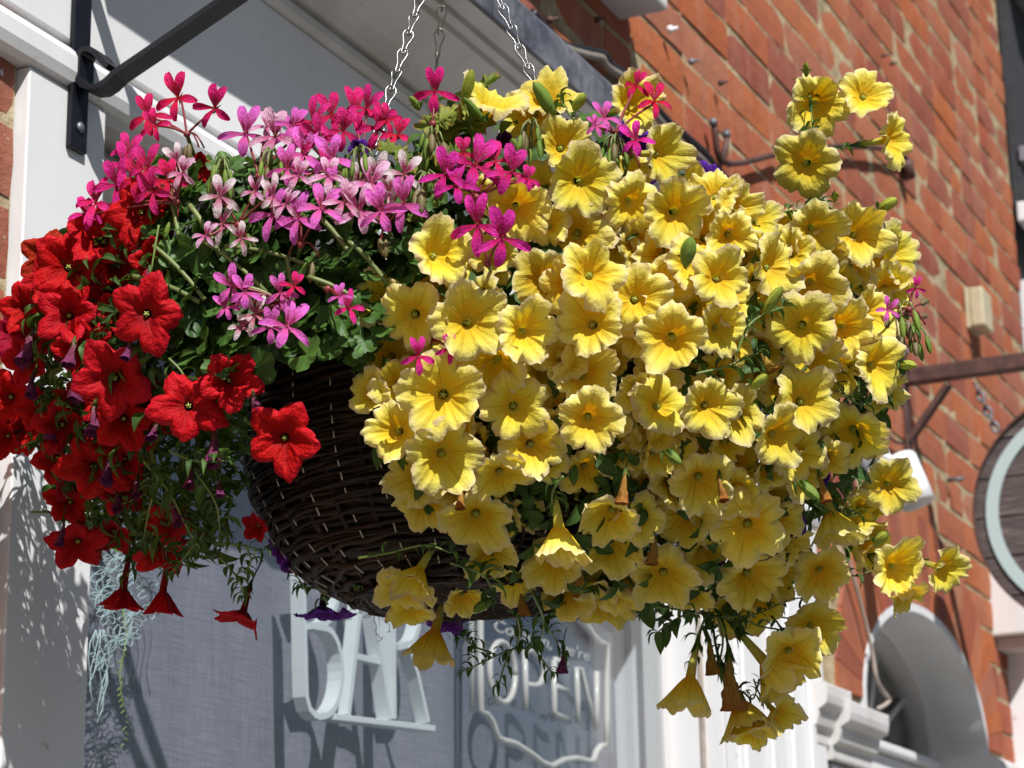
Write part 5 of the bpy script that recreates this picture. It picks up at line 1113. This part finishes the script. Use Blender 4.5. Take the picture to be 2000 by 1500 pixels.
trail(pl_y, [(1330,1170),(1370,1195),(1420,1205),(1480,1198),(1540,1172),(1570,1168)], .01, step=15); trail(pl_y, [(1440,1202),(1480,1222),(1530,1232),(1560,1250)], .01, step=18); trail(pl_y, [(1400,1200),(1412,1250),(1405,1310),(1430,1340),(1450,1352)], .01, step=14, ls=(.01, .018))
trail(pl_y, [(1360,1190),(1310,1215),(1285,1235)], .01, step=12, ls=(.014, .024), meshes=me_lp); trail(pl_y, [(1380,1200),(1360,1250),(1352,1290)], .01, step=16); trail(pl_y, [(1250,1180),(1320,1190),(1380,1200),(1440,1215)], .015, step=12, ls=(.012, .02))
trail(pl_y, [(1450,1350),(1470,1365),(1480,1340)], .0, step=16); trail(pl_y, [(1590,985),(1640,1010),(1690,1000),(1720,975)], .01, step=14); trail(pl_y, [(1600,1060),(1640,1110),(1670,1125),(1700,1115)], .01, step=12, ls=(.008, .016)); trail(pl_y, [(1640,1110),(1660,1090),(1655,1070)], .0, step=14)
trail(pl_y, [(1560,470),(1588,430),(1592,385),(1590,330),(1588,255),(1578,160)], .02, step=22); trail(pl_y, [(1590,400),(1620,405),(1640,420),(1660,440)], .01, step=14); trail(pl_y, [(1590,270),(1620,290),(1650,288)], .01, step=40); trail(pl_y, [(1500,440),(1530,415),(1560,410),(1590,400)], .02, step=12)
trail(pl_y, [(1610,700),(1650,770),(1690,790),(1720,760)], .02, step=13); trail(pl_y, [(1440,690),(1460,640),(1490,615),(1530,600)], -.02, step=12, ls=(.01, .018)); trail(pl_y, [(1360,730),(1420,715),(1480,690)], -.0, step=12, ls=(.012, .02)); trail(pl_y, [(700,1090),(760,1080),(830,1065),(880,1080)], -.02, step=16); trail(pl_y, [(880,1100),(940,1120),(960,1150)], -.02, step=12, ls=(.014, .024), meshes=me_lp)
trail(pl_y, [(1730,650),(1755,690),(1765,720)], .02, step=12); trail(pl_y, [(1100,930),(1080,960),(1078,985)], -.03, step=14, ls=(.012, .02)); trail(pl_y, [(1130,240),(1110,220),(1095,195)], -.01, step=12)
trail(pl_y, [(930,330),(925,270),(915,215)], .0, step=16); trail(pl_v, [(600,1160),(590,1140),(575,1120)], .1, step=8, ls=(.010, .018)); trail(pl_v, [(640,1180),(620,1150),(590,1150)], .1, step=8, ls=(.010, .016))
trail(pl_r, [(420,1080),(450,1110),(470,1140),(476,1165)], .0, step=14); trail(pl_r, [(300,1040),(270,1090),(248,1125)], .0, step=14); trail(pl_r, [(400,1040),(350,1100),(325,1130)], .0, step=14); trail(pl_r, [(420,1060),(470,1065),(515,1075)], .0, step=14); trail(pl_r, [(480,1065),(490,1095),(480,1115)], 0, step=14)
trail(pl_r, [(60,1000),(150,1000),(220,990),(300,960)], .02, step=14); trail(pl_r, [(30,880),(70,860),(120,860)], .02, step=14); trail(pl_r, [(280,900),(330,960),(360,1020),(390,1070)], -.02, step=9, ls=(.012, .022)); trail(pl_r, [(330,880),(380,900),(440,900)], -.02, step=9, ls=(.012, .02)); trail(pl_r, [(310,930),(290,1000),(280,1060)], -.01, step=9, ls=(.012, .02))
trail(pl_r, [(380,920),(420,980),(430,1040)], -.01, step=9, ls=(.012, .022)); trail(pl_r, [(310,440),(300,500),(290,560)], -.0, step=12); trail(pl_r, [(330,700),(360,740),(330,790)], -.0, step=12, ls=(.01, .018))
